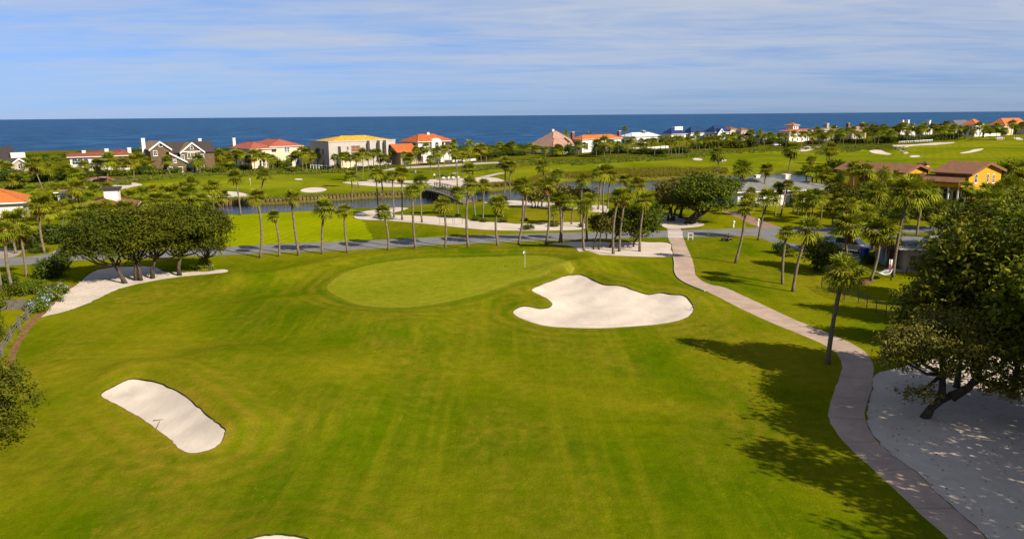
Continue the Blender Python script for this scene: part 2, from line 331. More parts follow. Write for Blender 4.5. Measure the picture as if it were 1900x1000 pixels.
# ------------------------------------------------------------------ object helpers
def tag(o, label=None, cat=None, group=None, kind=None):
    if label: o['label'] = label
    if cat: o['category'] = cat
    if group: o['group'] = group
    if kind: o['kind'] = kind
    return o
def empty(name, loc, rz=0.0):
    o = bpy.data.objects.new(name, None); o.location = loc; o.rotation_euler = (0, 0, rz); o.empty_display_size = 0.3
    COL.objects.link(o); return o
def link(name, me, parent=None, loc=None):
    o = bpy.data.objects.new(name, me); COL.objects.link(o)
    if parent: o.parent = parent
    if loc is not None: o.location = loc
    return o
def fastmesh(name, V, Fc, mat, smooth_=False, midx=None):
    """V (n,3), Fc list/array of faces (uniform array is fast)"""
    me = bpy.data.meshes.new(name); V = np.asarray(V, np.float32)
    if isinstance(Fc, np.ndarray):
        k = Fc.shape[1]; nF = len(Fc)
        me.vertices.add(len(V)); me.vertices.foreach_set('co', V.ravel())
        me.loops.add(nF * k); me.loops.foreach_set('vertex_index', Fc.astype(np.int32).ravel())
        me.polygons.add(nF); me.polygons.foreach_set('loop_start', np.arange(0, nF * k, k, dtype=np.int32))
        if midx is not None: me.polygons.foreach_set('material_index', np.asarray(midx, np.int32))
        me.update(calc_edges=True)
    else:
        me.from_pydata([tuple(v) for v in V], [], Fc); me.update()
        if midx is not None: me.polygons.foreach_set('material_index', np.asarray(midx, np.int32))
    for m in (mat if isinstance(mat, (list, tuple)) else [mat]): me.materials.append(MATS[m])
    if smooth_: me.polygons.foreach_set('use_smooth', np.ones(len(me.polygons), bool))
    return me
class MB:
    """collects shapes for ONE mesh object"""
    def __init__(s): s.v = []; s.f = []
    def add(s, vs, fs):
        o = len(s.v); s.v += [tuple(v) for v in vs]; s.f += [tuple(i + o for i in f) for f in fs]; return s
    def box(s, x0, x1, y0, y1, z0, z1):
        return s.add([(x0, y0, z0), (x1, y0, z0), (x1, y1, z0), (x0, y1, z0), (x0, y0, z1), (x1, y0, z1), (x1, y1, z1), (x0, y1, z1)],
                     [(0, 3, 2, 1), (4, 5, 6, 7), (0, 1, 5, 4), (1, 2, 6, 5), (2, 3, 7, 6), (3, 0, 4, 7)])
    def tube(s, pts, rad, n=8, cap=True):
        pts = [Vector(p) for p in pts]; rad = rad if isinstance(rad, (list, tuple)) else [rad] * len(pts); vs = []; fs = []
        for i, p in enumerate(pts):
            t = (pts[min(i + 1, len(pts) - 1)] - pts[max(i - 1, 0)]).normalized()
            a = t.cross(Vector((0, 0, 1)) if abs(t.z) < 0.9 else Vector((1, 0, 0))).normalized(); b = t.cross(a)
            for k in range(n):
                w = 2 * math.pi * k / n; vs.append(p + (a * math.cos(w) + b * math.sin(w)) * rad[i])
        for i in range(len(pts) - 1):
            for k in range(n): fs.append((i * n + k, i * n + (k + 1) % n, (i + 1) * n + (k + 1) % n, (i + 1) * n + k))
        if cap: fs += [tuple(range(n)), tuple(reversed(range((len(pts) - 1) * n, len(pts) * n)))]
        return s.add(vs, fs)
    def prism(s, poly, y0, y1):                          # outline in x,z pushed along y
        n = len(poly); vs = [(x, y0, z) for x, z in poly] + [(x, y1, z) for x, z in poly]
        return s.add(vs, [tuple(range(n)), tuple(reversed(range(n, 2 * n)))] + [(i, (i + 1) % n, n + (i + 1) % n, n + i) for i in range(n)])
    def build(s, name, mat, parent=None, loc=None, sm=False, bevel=0.0):
        me = fastmesh(name, s.v, s.f, mat, sm)
        bm = bmesh.new(); bm.from_mesh(me); bmesh.ops.recalc_face_normals(bm, faces=bm.faces)
        if bevel: bmesh.ops.bevel(bm, geom=bm.edges[:], offset=bevel, segments=2, affect='EDGES', clamp_overlap=True)
        bm.to_mesh(me); bm.free()
        return link(name, me, parent, loc)
ORD = ['first', 'second', 'third', 'fourth', 'fifth', 'sixth', 'seventh', 'eighth', 'ninth', 'tenth', 'eleventh', 'twelfth', 'thirteenth', 'fourteenth', 'fifteenth',
       'sixteenth', 'seventeenth', 'eighteenth', 'nineteenth', 'twentieth']
TENS = {20: 'twenty', 30: 'thirty', 40: 'forty', 50: 'fifty', 60: 'sixty', 70: 'seventy', 80: 'eighty', 90: 'ninety'}
def ordn(i):
    if i < 20: return ORD[i]
    k = i + 1
    if k >= 100: return 'hundredth' if k == 100 else 'hundred-' + ordn(k - 101)
    t = k // 10 * 10; return (TENS[t] + '-' + ORD[k - t - 1]) if k % 10 else TENS[t][:-1] + 'ieth'

# ------------------------------------------------------------------ terrain: one continuous sheet cut along the edges of green, sand, path, road
SHORE = np.array([(-6000, -700), (-1200, 250), (-303, 452), (0, 486), (150, 566), (350, 790), (700, 1180), (1500, 2050), (5000, 5800)], float)
def shore_y(X): return np.interp(X, SHORE[:, 0], SHORE[:, 1])
WL = -0.85                                                # water level of the pond
POND_PX = [(395, 397, 0), (440, 397.5, 0), (510, 394, 0), (577, 391, 0), (653, 387, 0), (703, 385.5, 0), (736, 384, 0), (792, 379, 0), (835, 377, 0), (881, 374.5, 0), (941, 371, 0),
           (987, 371, 0), (1022, 367, 0), (1078, 362, 0), (1141, 358, 0), (1204, 353, 0), (1300, 350, 0), (1400, 346, 0), (1490, 338, 0), (1512, 328, WL),
           (1480, 323, WL), (1430, 322.5, WL), (1346, 327, WL), (1290, 331, WL), (1229, 334, WL), (1154, 335.5, WL), (1103, 336, WL), (1053, 336.5, WL), (1032, 341, WL), (1012, 348, WL),
           (975, 350, WL), (941, 351, WL), (905, 355, WL), (868, 358, WL), (830, 362, WL), (766, 365, WL), (678, 368, WL), (602, 373, WL), (526, 377.5, WL), (450, 380, WL), (405, 381, WL)]
def pond_poly():
    s = smooth([(a, b, c) for a, b, c in POND_PX], 3); return np.array([tuple(G(x, y, z))[:2] for x, y, z in s])
POND = pond_poly()
GREEN_PX = [(607, 537), (620, 519), (650, 502), (700, 489), (775, 481), (850, 479), (920, 477), (975, 475), (1020, 477), (1052, 483), (1065, 492), (1045, 503), (1000, 513), (955, 523),
            (905, 541), (860, 554), (800, 565), (735, 571), (680, 567), (640, 556)]
GREENP = gpoly(GREEN_PX, 4, 0.55)
def gl(pts): return gpoly(pts, 4, 0.4, False)
RIDGES = [(gl([(430, 512), (520, 508), (600, 490), (680, 476), (780, 471), (900, 468), (1000, 466), (1080, 478), (1110, 495)]), 1.0, 2.0),
          (gl([(500, 555), (560, 580), (660, 596), (760, 600)]), 0.8, 2.2),
          (gl([(1040, 506), (1085, 505), (1130, 521), (1175, 534), (1225, 537), (1275, 550)]), 0.8, 1.8),
          (gl([(972, 560), (1008, 559)]), 0.4, 1.3),
          (gl([(250, 690), (312, 695), (362, 720), (408, 752), (452, 792)]), 0.85, 1.5),
          (gl([(520, 980), (570, 984), (610, 1000)]), 0.5, 1.4),
          (gl([(430, 660), (560, 690), (640, 760)]), 0.75, 2.6)]
def H0(X, Y):
    X = np.asarray(X, float); Y = np.asarray(Y, float)
    z = 0.34 * np.sin(X / 9 + 1) * np.sin(Y / 11 + 0.5) + 0.10 * np.sin(X / 4.3 + Y / 6.1) * np.sin(Y / 5.0 - X / 9.0)
    z = z * np.clip((140 - Y) / 60, 0.0, 1)
    near = np.nonzero((Y > 20) & (Y < 125) & (np.abs(X) < 60))[0] if X.ndim else None
    if near is not None and len(near):
        x, y = X[near], Y[near]
        d = np.where(inpoly(GREENP, x, y), 0, pdist(GREENP, x, y)); a = 0.5 * (1 - sstep(0, 5.5, d))
        for P, h, s in RIDGES:
            a = a + h * np.exp(-(pdist(P, x, y, False) / s) ** 2 * 0.5)
        z[near] += a
    # far course rolls gently; dunes and beach fall to the sea
    z += np.clip((Y - 200) / 60, 0, 1) * (0.35 * np.sin(X / 21 + Y / 33) + 0.25 * np.sin(Y / 14.0))
    ds = shore_y(X) - Y
    z += 2.0 * np.exp(-((ds - 75) / 22.0) ** 2) * (ds > -50)
    z -= 4.6 * (1 - sstep(5, 55, ds))
    q = np.nonzero((Y > 125) & (Y < 260))[0] if X.ndim else []
    if len(q):
        x, y = X[q], Y[q]; ins = inpoly(POND, x, y); dd = pdist(POND, x, y)
        z[q] = np.where(ins, z[q] - 2.0 * sstep(0.0, 1.1, dd), z[q] * sstep(0, 6, dd))
    return z
def hz(x, y): return float(H0(np.array([x]), np.array([y]))[0])
def GH(px, py):                                           # pixel -> point on the terrain
    p = G(px, py, 0)
    for _ in range(4): p = G(px, py, hz(p.x, p.y))
    return p
def gpolyh(pts, n=4):
    s = smooth(pts, n) if n > 1 else np.array(pts, float)
    P = np.array([tuple(G(x, y, 0))[:2] for x, y in s])
    for _ in range(4):
        z = H0(P[:, 0], P[:, 1]); P = np.array([tuple(G(x, y, k))[:2] for (x, y), k in zip(s, z)])
    return P

BIG = [(952, 578), (959, 572), (976, 570), (1000, 573), (1017, 571), (1025, 565), (1018, 556), (1003, 548), (986, 538), (1004, 528), (1028, 520), (1056, 514), (1081, 514), (1099, 520),
       (1120, 529), (1146, 535), (1171, 543), (1196, 548), (1232, 547), (1258, 555), (1280, 564), (1288, 573), (1281, 585), (1258, 595), (1218, 602), (1168, 606), (1112, 609), (1056, 608), (1014, 605), (980, 596), (958, 586)]
LEFTB = [(187, 732), (212, 716), (248, 706), (280, 707), (312, 717), (344, 734), (366, 753), (387, 771), (405, 784), (417, 797), (418, 811), (405, 827), (380, 837), (352, 840), (332, 831), (320, 818), (296, 800), (256, 772), (220, 752)]
BOTB = [(452, 1005), (470, 995), (500, 990), (530, 990), (560, 995), (582, 1004), (592, 1022), (560, 1050), (500, 1055), (460, 1030)]
LWASTE = [(75, 588), (88, 576), (104, 559), (125, 539), (151, 520), (169, 505), (198, 497), (234, 494), (286, 494), (302, 502), (333, 505), (377, 502), (416, 499), (424, 502), (416, 506), (372, 510), (325, 515), (276, 523), (221, 536), (187, 552), (156, 566), (120, 578), (86, 586)]
MIDS = [(1016, 452), (1042, 449), (1084, 447.5), (1140, 449), (1189, 448.5), (1241, 450.5), (1246, 462), (1249, 475), (1213, 477), (1154, 475), (1098, 472), (1071, 469), (1073, 465), (1063, 458), (1050, 455.5)]
WASTE = [(657, 400), (663, 394), (703, 388), (736, 384.5), (759, 386), (746, 391), (728, 397), (779, 400), (829, 402), (862, 405), (885, 410), (926, 412), (967, 415), (1015, 413), (1078, 412), (1086, 419), (1078, 426), (1015, 428), (952, 428), (901, 426.5), (850, 422), (804, 417), (728, 410), (678, 408), (660, 405)]
PSAND = [(899, 374.5), (941, 371.5), (977, 373), (1022, 376), (1070, 379), (1116, 380), (1130, 386), (1126, 394), (1098, 394), (1053, 388), (1002, 386), (952, 382), (908, 378)]
OAKS = [(1225, 401), (1248, 398), (1262, 404), (1293, 410), (1308, 415), (1298, 420.5), (1262, 424), (1240, 424), (1222, 415)]
LFAR = [(157, 345), (174, 338.5), (207, 337.5), (243, 338), (266, 343), (248, 346.5), (227, 351), (190, 352), (165, 350)]
S1 = [(635, 338), (678, 336.5), (728, 340), (759, 344), (750, 347), (703, 347), (653, 342)]
S2 = [(680, 335.5), (703, 332.5), (766, 335), (804, 332.5), (862, 330.5), (890, 329), (921, 330), (938, 335), (957, 338), (926, 341), (890, 342), (862, 347), (816, 349.5), (789, 344), (728, 339)]
RSAND = [(1621, 694), (1650, 686), (1690, 674), (1760, 662), (1830, 655), (1960, 650), (2080, 720), (2120, 900), (2050, 1060), (1960, 1180), (1880, 1050), (1834, 1002), (1798, 966), (1744, 919), (1701, 876), (1647, 836), (1618, 804), (1607, 775), (1609, 753), (1618, 724)]
PATH_L = [(1238, 424), (1240, 441), (1247, 459), (1250, 476), (1253, 491), (1253, 503), (1259, 515), (1276, 526), (1311, 540), (1366, 568), (1421, 594), (1487, 621), (1530, 640), (1552, 656), (1562, 675), (1558, 698), (1545, 734), (1537, 762), (1542, 785), (1566, 820), (1616, 867), (1670, 917), (1724, 967), (1764, 1003), (1830, 1070), (1900, 1160)]
PATH_R = [(1263, 424), (1268, 441), (1276, 462), (1283, 478), (1288, 495), (1290, 508), (1298, 518), (1318, 528), (1347, 534), (1406, 561), (1473, 592), (1532, 616), (1576, 635), (1605, 653), (1620, 675), (1621, 694), (1616, 724), (1607, 752), (1605, 774), (1616, 803), (1645, 835), (1699, 875), (1742, 918), (1796, 965), (1832, 1001), (1920, 1100), (2010, 1230)]
PATHP = [tuple(p) for p in smooth(PATH_L, 3, False)] + [tuple(p) for p in reversed(smooth(PATH_R, 3, False))]
ROAD_T = [(-260, 500), (-100, 489), (0, 480), (68, 474), (125, 468), (300, 463), (441, 457), (558, 451), (684, 446), (810, 440), (1000, 433.5), (1084, 431), (1168, 429.5), (1269, 427), (1374, 424), (1444, 421.5), (1550, 420), (1740, 420), (2100, 424)]
ROAD_B = [(-260, 516), (-100, 504), (0, 494), (68, 490), (125, 484), (300, 478), (441, 472), (558, 467), (653, 464), (773, 456.5), (874, 452), (1000, 447), (1084, 444), (1168, 442), (1269, 440), (1360, 438), (1444, 434), (1515, 432), (1740, 432), (2100, 437)]
ROADP = [tuple(p) for p in smooth(ROAD_T, 4, False)] + [tuple(p) for p in reversed(smooth(ROAD_B, 4, False))]
DRIVE = [(1380, 437), (1402, 438), (1423, 446), (1451, 457), (1480, 464), (1530, 476), (1575, 485), (1600, 484), (1620, 478), (1608, 466), (1575, 462), (1530, 460), (1480, 454), (1458, 449), (1444, 444), (1437, 438), (1440, 433), (1380, 436)]
# name, outline, material, kind of relief, smoothing steps, label
FL, BK, WS = 'flat', 'bunker', 'waste'
REG = [('bunker', BIG, 'sand', BK, 4, 'large two-lobed pale sand bunker at the front right of the green', 0.20, 0.09),
       ('bunker', LEFTB, 'sand', BK, 4, 'kidney shaped pale sand bunker at the lower left of the fairway', 0.10, 0.09),
       ('bunker', BOTB, 'sand', BK, 4, 'sand bunker cut off by the bottom edge of the picture', 0.15, 0.09),
       ('waste_sand', LWASTE, 'waste_sand', WS, 4, 'long strip of pale sand under the oaks at the left', 0.06, 0.05),
       ('waste_sand', RSAND, 'waste_sand', WS, 2, 'shaded pale sand under the leaning oak at the lower right', 0.04, 0.04),
       ('waste_sand', MIDS, 'waste_sand', WS, 4, 'pale sand patch round palms and oaks beside the crossing path', 0.06, 0.05),
       ('waste_sand', WASTE, 'waste_sand', WS, 4, 'long pale waste sand strip behind the road', 0.06, 0.05),
       ('waste_sand', PSAND, 'waste_sand', WS, 4, 'pale sand strip along the near shore of the pond', 0.05, 0.05),
       ('waste_sand', OAKS, 'waste_sand', WS, 4, 'shaded sand under the oaks beyond the crossing', 0.05, 0.05),
       ('waste_sand', S2, 'waste_sand', WS, 3, 'broad sand area beyond the footbridge where the carts stand', 0.05, 0.05),
       ('waste_sand', S1, 'waste_sand', WS, 3, 'narrow sand strip above the timber bulkhead', 0.05, 0.05),
       ('waste_sand', LFAR, 'waste_sand', WS, 3, 'white sand by the red car at the far left', 0.05, 0.05),
       ('bunker', ell(421, 361, 44, 6, wob=0.12), 'sand', BK, 2, 'long bunker left of the far green', 0.3, 0.1),
       ('bunker', ell(582, 352.3, 25, 5.3, rot=-0.04), 'sand', BK, 2, 'oval bunker right of the far green', 0.3, 0.1),
       ('bunker', ell(554.5, 332.5, 8.5, 1.9), 'sand', BK, 2, 'small bunker behind the far green', 0.2, 0.1),
       ('bunker', ell(1295, 295.5, 9.5, 2.6, rot=0.05), 'sand', BK, 2, 'left of two small bunkers beyond the pond', 0.2, 0.1),
       ('bunker', ell(1338, 298, 11.5, 2.6, rot=-0.08), 'sand', BK, 2, 'right of two small bunkers beyond the pond', 0.2, 0.1),
       ('waste_sand', [(1476, 281), (1484, 272.5), (1500, 271), (1526, 270.3), (1514, 276), (1496, 281)], 'waste_sand', WS, 3, 'sand blowout left of the tall far palm', 0.05, 0.05),
       ('bunker', [(1613, 280), (1620, 278), (1635, 278.5), (1645, 282.5), (1655, 285), (1648, 287.5), (1632, 286), (1618, 283.5)], 'sand', BK, 3, 'pale far bunker above the ochre house', 0.3, 0.1),
       ('bunker', ell(1698, 290, 10.5, 2.3, rot=-0.04), 'sand', BK, 2, 'small bunker above the small ochre tower', 0.2, 0.1),
       ('bunker', [(1780, 284), (1798, 280), (1808, 277), (1826, 275.5), (1818, 280), (1802, 283.5), (1790, 285)], 'sand', BK, 3, 'slanting bunker far right on the course', 0.3, 0.1),
       ('bunker', ell(1856, 257, 8.8, 2.0), 'sand', BK, 2, 'far small bunker below the orange roofs', 0.2, 0.1),
       ('bunker', ell(1890, 257.5, 9, 2.2, rot=0.12), 'sand', BK, 2, 'farthest bunker at the right edge', 0.2, 0.1),
       ('waste_sand', [(1655, 269.5), (1700, 267.5), (1735, 265.5), (1772, 264), (1770, 266.5), (1735, 269), (1700, 270.5), (1690, 271.5), (1672, 276), (1687, 284), (1680, 286), (1666, 277)], 'waste_sand', WS, 1, 'pale sandy cart track in front of the far palm row', 0.02, 0.03),
       ('cart_path', PATHP, 'concrete', FL, 1, 'pinkish concrete cart path winding down the right side', 0, 0),
       ('road', ROADP, 'asphalt', FL, 1, 'grey road crossing behind the green', 0, 0),
       ('cart_path', [(1222, 405), (1247, 404), (1262, 424.5), (1238, 424.5)], 'concrete', FL, 1, 'short concrete path beyond the road crossing', 0, 0),
       ('driveway', DRIVE, 'asphalt', FL, 2, 'grey driveway branching from the road to the right', 0, 0),
       ('driveway', [(1340, 391), (1365, 393), (1395, 402), (1420, 412), (1446, 421.2), (1408, 422), (1375, 406), (1350, 397)], 'brick_paving', FL, 2, 'brick path leading up to the ranch house', 0, 0),
       ('driveway', [(-60, 462), (20, 461), (39, 462), (38, 470), (24, 477), (-20, 482), (-80, 486)], 'drive', FL, 2, 'pinkish driveway at the left edge', 0, 0),
       ('driveway', [(88, 471.5), (104, 464), (150, 460), (250, 456), (300, 455), (300, 462.5), (140, 466.5)], 'drive', FL, 1, 'pale driveway behind the left oaks', 0, 0),
       ('driveway', [(150, 333), (162, 327), (200, 326.5), (205, 331), (240, 330), (258, 333), (240, 336), (200, 337), (160, 338.5)], 'brick_paving', FL, 2, 'brick forecourt of the long white mansion', 0, 0),
       ('path', [(703, 315), (760, 309.3), (820, 306), (862, 303.6), (905, 301.2), (960, 300), (960, 302.3), (905, 304.2), (862, 307.2), (820, 309.7), (760, 313), (703, 318)], 'pale_path', FL, 2, 'pale path curving in front of the orange roofed house', 0, 0),
       ('path', [(888, 329), (905, 325), (922, 321.5), (937, 320.5), (937, 322), (924, 324), (908, 328.5), (898, 331)], 'pale_path', FL, 2, 'short pale path rising from the sand by the carts', 0, 0),
       ('mulch_bed', [(-10, 720), (8, 680), (22, 645), (40, 612), (58, 592), (80, 571), (108, 547), (130, 529), (137, 532), (113, 556), (89, 577), (75, 590), (50, 617), (34, 648), (20, 690), (6, 720)], 'mulch', FL, 2, 'strip of brown mulch along the left fence', 0, 0),
       ('mulch_bed', [(1560, 505), (1590, 512), (1612, 520), (1625, 524), (1600, 528), (1570, 524), (1545, 520), (1540, 510)], 'mulch', FL, 2, 'brown mulch bed round the hammock palm', 0, 0),
       ('putting_green', GREEN_PX, 'green', FL, 4, 'smooth oval putting green with a flagstick', 0, 0),
       ('green_collar', [(588, 540), (604, 512), (640, 493), (695, 481), (772, 475), (850, 473), (920, 471), (980, 469), (1030, 471), (1068, 478), (1086, 492), (1064, 508), (1012, 520), (966, 531), (918, 550), (868, 564), (802, 575), (733, 582), (672, 577), (622, 564)], 'collar', FL, 3, 'darker collar of turf round the putting green', 0, 0),
       ('putting_green', ell(480, 342, 78, 8.5, wob=0.08), 'green', FL, 2, 'far putting green beyond the pond', 0, 0),
       ('lawn', [(405, 398), (440, 398.5), (510, 395), (577, 392), (652, 388.5), (656, 396), (653, 404), (672, 410), (683, 428), (684, 445), (560, 450.5), (441, 456.5), (300, 463), (270, 440), (330, 410)], 'lawn', FL, 3, 'bright striped lawn between road and pond', 0, 0),
       ('lawn', [(1300, 425.5), (1330, 405), (1346, 390), (1375, 380), (1560, 376), (1740, 366), (2000, 366), (2000, 422), (1740, 419.5), (1550, 419.5), (1446, 421)], 'yard', FL, 3, 'sunny front lawn of the ranch house', 0, 0),
       ('lawn', [(1492, 470), (1530, 478), (1600, 486), (1625, 478), (1610, 462), (1640, 450), (1760, 445), (2000, 455), (2000, 620), (1720, 620), (1660, 595), (1600, 562), (1525, 520), (1480, 500)], 'yard', FL, 3, 'sunny fenced back lawn with the hammock', 0, 0),
       ('lawn', [(-200, 520), (-100, 505), (0, 495), (68, 491), (130, 484.5), (240, 482), (300, 479), (300, 492), (234, 492.5), (196, 495.5), (165, 504), (148, 519), (125, 535), (100, 552), (76, 573), (55, 592), (38, 612), (20, 645), (0, 690), (-200, 760)], 'yard', FL, 3, 'sunlit garden lawn at the left edge', 0, 0),
       ('fairway', [(215, 353), (262, 342), (330, 329), (420, 323), (560, 320.5), (700, 315), (800, 318), (885, 314), (892, 328), (760, 334), (690, 334), (630, 338), (700, 348), (752, 349), (745, 358), (600, 363), (470, 369), (330, 372), (240, 368)], 'fairway', FL, 2, 'far fairway between pond and shore houses on the left', 0, 0),
       ('fairway', [(897, 317), (960, 311), (1060, 305), (1180, 293.5), (1250, 289), (1330, 284), (1430, 281), (1520, 284), (1600, 278), (1650, 284), (1690, 271), (1780, 264), (1850, 252), (1990, 247), (2060, 315), (1750, 318), (1600, 314), (1500, 320), (1350, 320), (1250, 311), (1150, 312), (1050, 319), (990, 329), (945, 333), (935, 322)], 'fairway', FL, 2, 'far fairway beyond the pond on the right', 0, 0),
       ('dune_ground', [(-400, 352), (60, 348), (215, 351), (258, 340), (330, 327), (420, 321), (560, 318.5), (700, 313), (800, 316), (890, 312), (960, 308), (1060, 302), (1180, 290), (1330, 280), (1520, 280), (1650, 281), (1690, 268), (1780, 261), (1850, 249), (2100, 243), (2400, 234), (1900, 222), (1500, 228), (1000, 243), (500, 256), (-400, 268)], 'rough', FL, 2, 'rough dune ground around the shore houses', 0, 0)]
def build_terrain():
    polys = []
    def ragged(P, step, amp):                             # turf creeps unevenly over an edge
        out = []
        for p, q in zip(P, np.roll(P, -1, 0)):
            k = max(1, int(np.hypot(*(q - p)) / step)); d = (q - p) / max(np.hypot(*(q - p)), 1e-6); n_ = np.array([-d[1], d[0]])
            for i in range(k): out.append(p + (q - p) * i / k + n_ * R.gauss(0, amp))
        return np.array(out)
    for r in REG:
        P = gpolyh(r[1], r[4]); dist = np.hypot(*P.mean(0))
        if dist < 125 and r[0] in ('bunker', 'waste_sand', 'mulch_bed', 'green_collar', 'putting_green'): P = ragged(P, 0.35, 0.018 if r[0] == 'bunker' else 0.05)
        elif r[0] == 'cart_path': P = ragged(P, 0.5, 0.018)
        elif r[0] == 'lawn': P = ragged(P, 0.7, 0.25)
        polys.append(P)
    pts = []; edges = []
    def ring(P):
        o = len(pts); pts.extend(map(tuple, P)); n = len(P); edges.extend((o + i, o + (i + 1) % n) for i in range(n))
    for P in polys: ring(P)
    ring(POND)
    # inner rings so that sand bowls and pond banks are crisp
    def inset(P, d):
        t = np.roll(P, -1, 0) - np.roll(P, 1, 0); t /= np.maximum(np.linalg.norm(t, axis=1, keepdims=True), 1e-6)
        nrm = np.stack([-t[:, 1], t[:, 0]], 1); area = 0.5 * np.sum(P[:, 0] * np.roll(P[:, 1], -1) - np.roll(P[:, 0], -1) * P[:, 1])
        return P + nrm * d * (1 if area > 0 else -1)
    for d in (0.5, 1.1):
        Q = inset(POND, d); pts.extend(map(tuple, Q))
    for P, r in zip(polys, REG):
        if r[3] == BK:
            dist = np.hypot(*P.mean(0)); k = 1.0 if dist < 120 else 0.5
            for d in (0.35 * k, 0.9 * k, 1.6 * k): pts.extend(map(tuple, inset(P, d)))
            if dist < 120:
                x0, y0 = P.min(0); x1, y1 = P.max(0)
                gx, gy = np.meshgrid(np.arange(x0, x1, 0.45), np.arange(y0, y1, 0.45)); gx, gy = gx.ravel(), gy.ravel()
                ok = inpoly(P, gx, gy) & (pdist(P, gx, gy) > 0.3); pts.extend(zip(gx[ok], gy[ok]))
    y = -160.0
    while y < 2600:
        s = max(0.75, abs(y) * 0.0125) if y > 22 else (3.0 if y > 0 else 12.0)
        w = max(70, 0.80 * y + 45)
        xs = np.arange(-w, w + s, s); xs = xs + (NR.random(len(xs)) - 0.5) * s * 0.5
        ys = np.full(len(xs), y) + (NR.random(len(xs)) - 0.5) * s * 0.5
        pts.extend(zip(xs, ys)); y += s
        if y < 2600 and y > 30:                           # coarse margins
            pts.extend([(-w - 60, y), (w + 60, y)] if R.random() < 0.25 else [])
    pts.extend([(-3000, -400), (3000, -400), (3000, 3600), (-3000, 600), (-2600, 0), (2600, 0), (2600, 2600)])
    vo, eo, fo, *_ = delaunay_2d_cdt([Vector(p) for p in pts], edges, [], 0, 1e-4)
    V = np.array([(v.x, v.y) for v in vo]); T = np.array([f for f in fo if len(f) == 3], np.int64)
    C = V[T].mean(1); Z = H0(V[:, 0], V[:, 1])
    reg = np.full(len(T), -1)
    for i in reversed(range(len(REG))): reg[inpoly(polys[i], C[:, 0], C[:, 1])] = i
    # keep triangles that are not far out at sea; beach strip
    ds = shore_y(C[:, 0]) - C[:, 1]; reg[(ds < 58) & (C[:, 1] > -100)] = 1000
    reg[ds < -60] = -5
    inp = inpoly(POND, C[:, 0], C[:, 1]); reg[inp] = 2000
    mowd = np.full(len(V), 99.0); nr_ = np.nonzero((V[:, 1] > 20) & (V[:, 1] < 125) & (np.abs(V[:, 0]) < 70))[0]
    for i, r in enumerate(REG):
        if r[1] is GREEN_PX or r[1] in (BIG, LEFTB, BOTB): mowd[nr_] = np.minimum(mowd[nr_], pdist(polys[i], V[nr_, 0], V[nr_, 1]))
    def sheet(mask, name, mat, label, zoff=None):
        t = T[mask]
        if len(t) == 0: return None
        u, inv = np.unique(t, return_inverse=True); t2 = inv.reshape(-1, 3)
        vv = np.column_stack([V[u], Z[u]])
        if zoff is not None: vv[:, 2] += zoff(V[u][:, 0], V[u][:, 1])
        a = vv[t2[:, 1]] - vv[t2[:, 0]]; b = vv[t2[:, 2]] - vv[t2[:, 0]]; fl = a[:, 0] * b[:, 1] - a[:, 1] * b[:, 0] < 0
        t2[fl] = t2[fl][:, ::-1]
        me = fastmesh(name, vv, t2, mat, True)
        if mat in ('turf', 'green', 'collar'):
            at = me.attributes.new('mow', 'FLOAT', 'POINT'); at.data.foreach_set('value', mowd[u].astype(np.float32))
        o = link(name, me); tag(o, label, kind='structure')
        return o, u, t2, vv
    sheet(reg == -1, 'ground', 'turf', 'wide green golf turf covering the foreground')
    sheet(reg == 1000, 'beach', 'beach_sand', 'pale beach sand along the sea')
    sheet(reg == 2000, 'pond_bed', 'pond_bed', 'muddy bed and bank of the pond')
    for i, r in enumerate(REG):
        P = polys[i]
        if r[3] == FL: sheet(reg == i, r[0], r[2], r[5]); continue
        dep, lip = r[6], r[7]
        wd_ = 3.2 if np.hypot(*P.mean(0)) < 120 else 3.0
        zf = lambda X, Y, P=P, lip=lip, dep=dep, wd_=wd_: -lip - dep * sstep(0.0, wd_, pdist(P, X, Y)) + 0.03 * np.sin(X * 2.1) * np.sin(Y * 1.7)
        res = sheet(reg == i, r[0], r[2], r[5], zf)
        if not res: continue
        o, u, t2, vv = res
        e = np.vstack([t2[:, [0, 1]], t2[:, [1, 2]], t2[:, [2, 0]]]); key = np.sort(e, 1)
        _, idx, cnt = np.unique(key, axis=0, return_index=True, return_counts=True)
        be = e[idx[cnt == 1]]
        top = np.column_stack([V[u], Z[u] + 0.015]); n = len(be); q = np.zeros((n * 4, 3))
        q[0::4] = vv[be[:, 0]] - (0, 0, 0.02); q[1::4] = vv[be[:, 1]] - (0, 0, 0.02); q[2::4] = top[be[:, 1]]; q[3::4] = top[be[:, 0]]
        link('turf_lip', fastmesh('turf_lip', q, np.arange(n * 4).reshape(-1, 4), 'soil_lip'), o)
build_terrain()
# pond and sea
pw = link('pond_water', fastmesh('pond_water', np.column_stack([POND, np.full(len(POND), WL)]), [tuple(range(len(POND)))], 'pond_water')); tag(pw, 'still blue pond water winding across the middle', kind='structure')
sx = [(-60000, -3000), (-3000, -900), (-1200, 190)] + [(a, b - 60) for a, b in SHORE[2:8]] + [(60000, 30000), (60000, 80000), (-60000, 80000)]
so_ = link('sea', fastmesh('sea', [(a, b, -3.0) for a, b in sx], [tuple(range(len(sx)))], 'sea_water')); tag(so_, 'deep blue open sea reaching the horizon', kind='structure')
# white bars of the crossing, laid on the road
for k in range(5):
    yy = 429.0 + k * 2.65; a = GH(1239.3, yy); b = GH(1266.5, yy); c = GH(1266.8, yy + 1.2); d = GH(1239.5, yy + 1.2)
    so2 = link('crossing_bar', fastmesh('crossing_bar', [(p.x, p.y, p.z + 0.012) for p in (a, b, c, d)], [(0, 3, 2, 1)], 'white_paint_line')); tag(so2, 'white bars of the cart crossing painted on the road', kind='structure', group='white crossing bars')
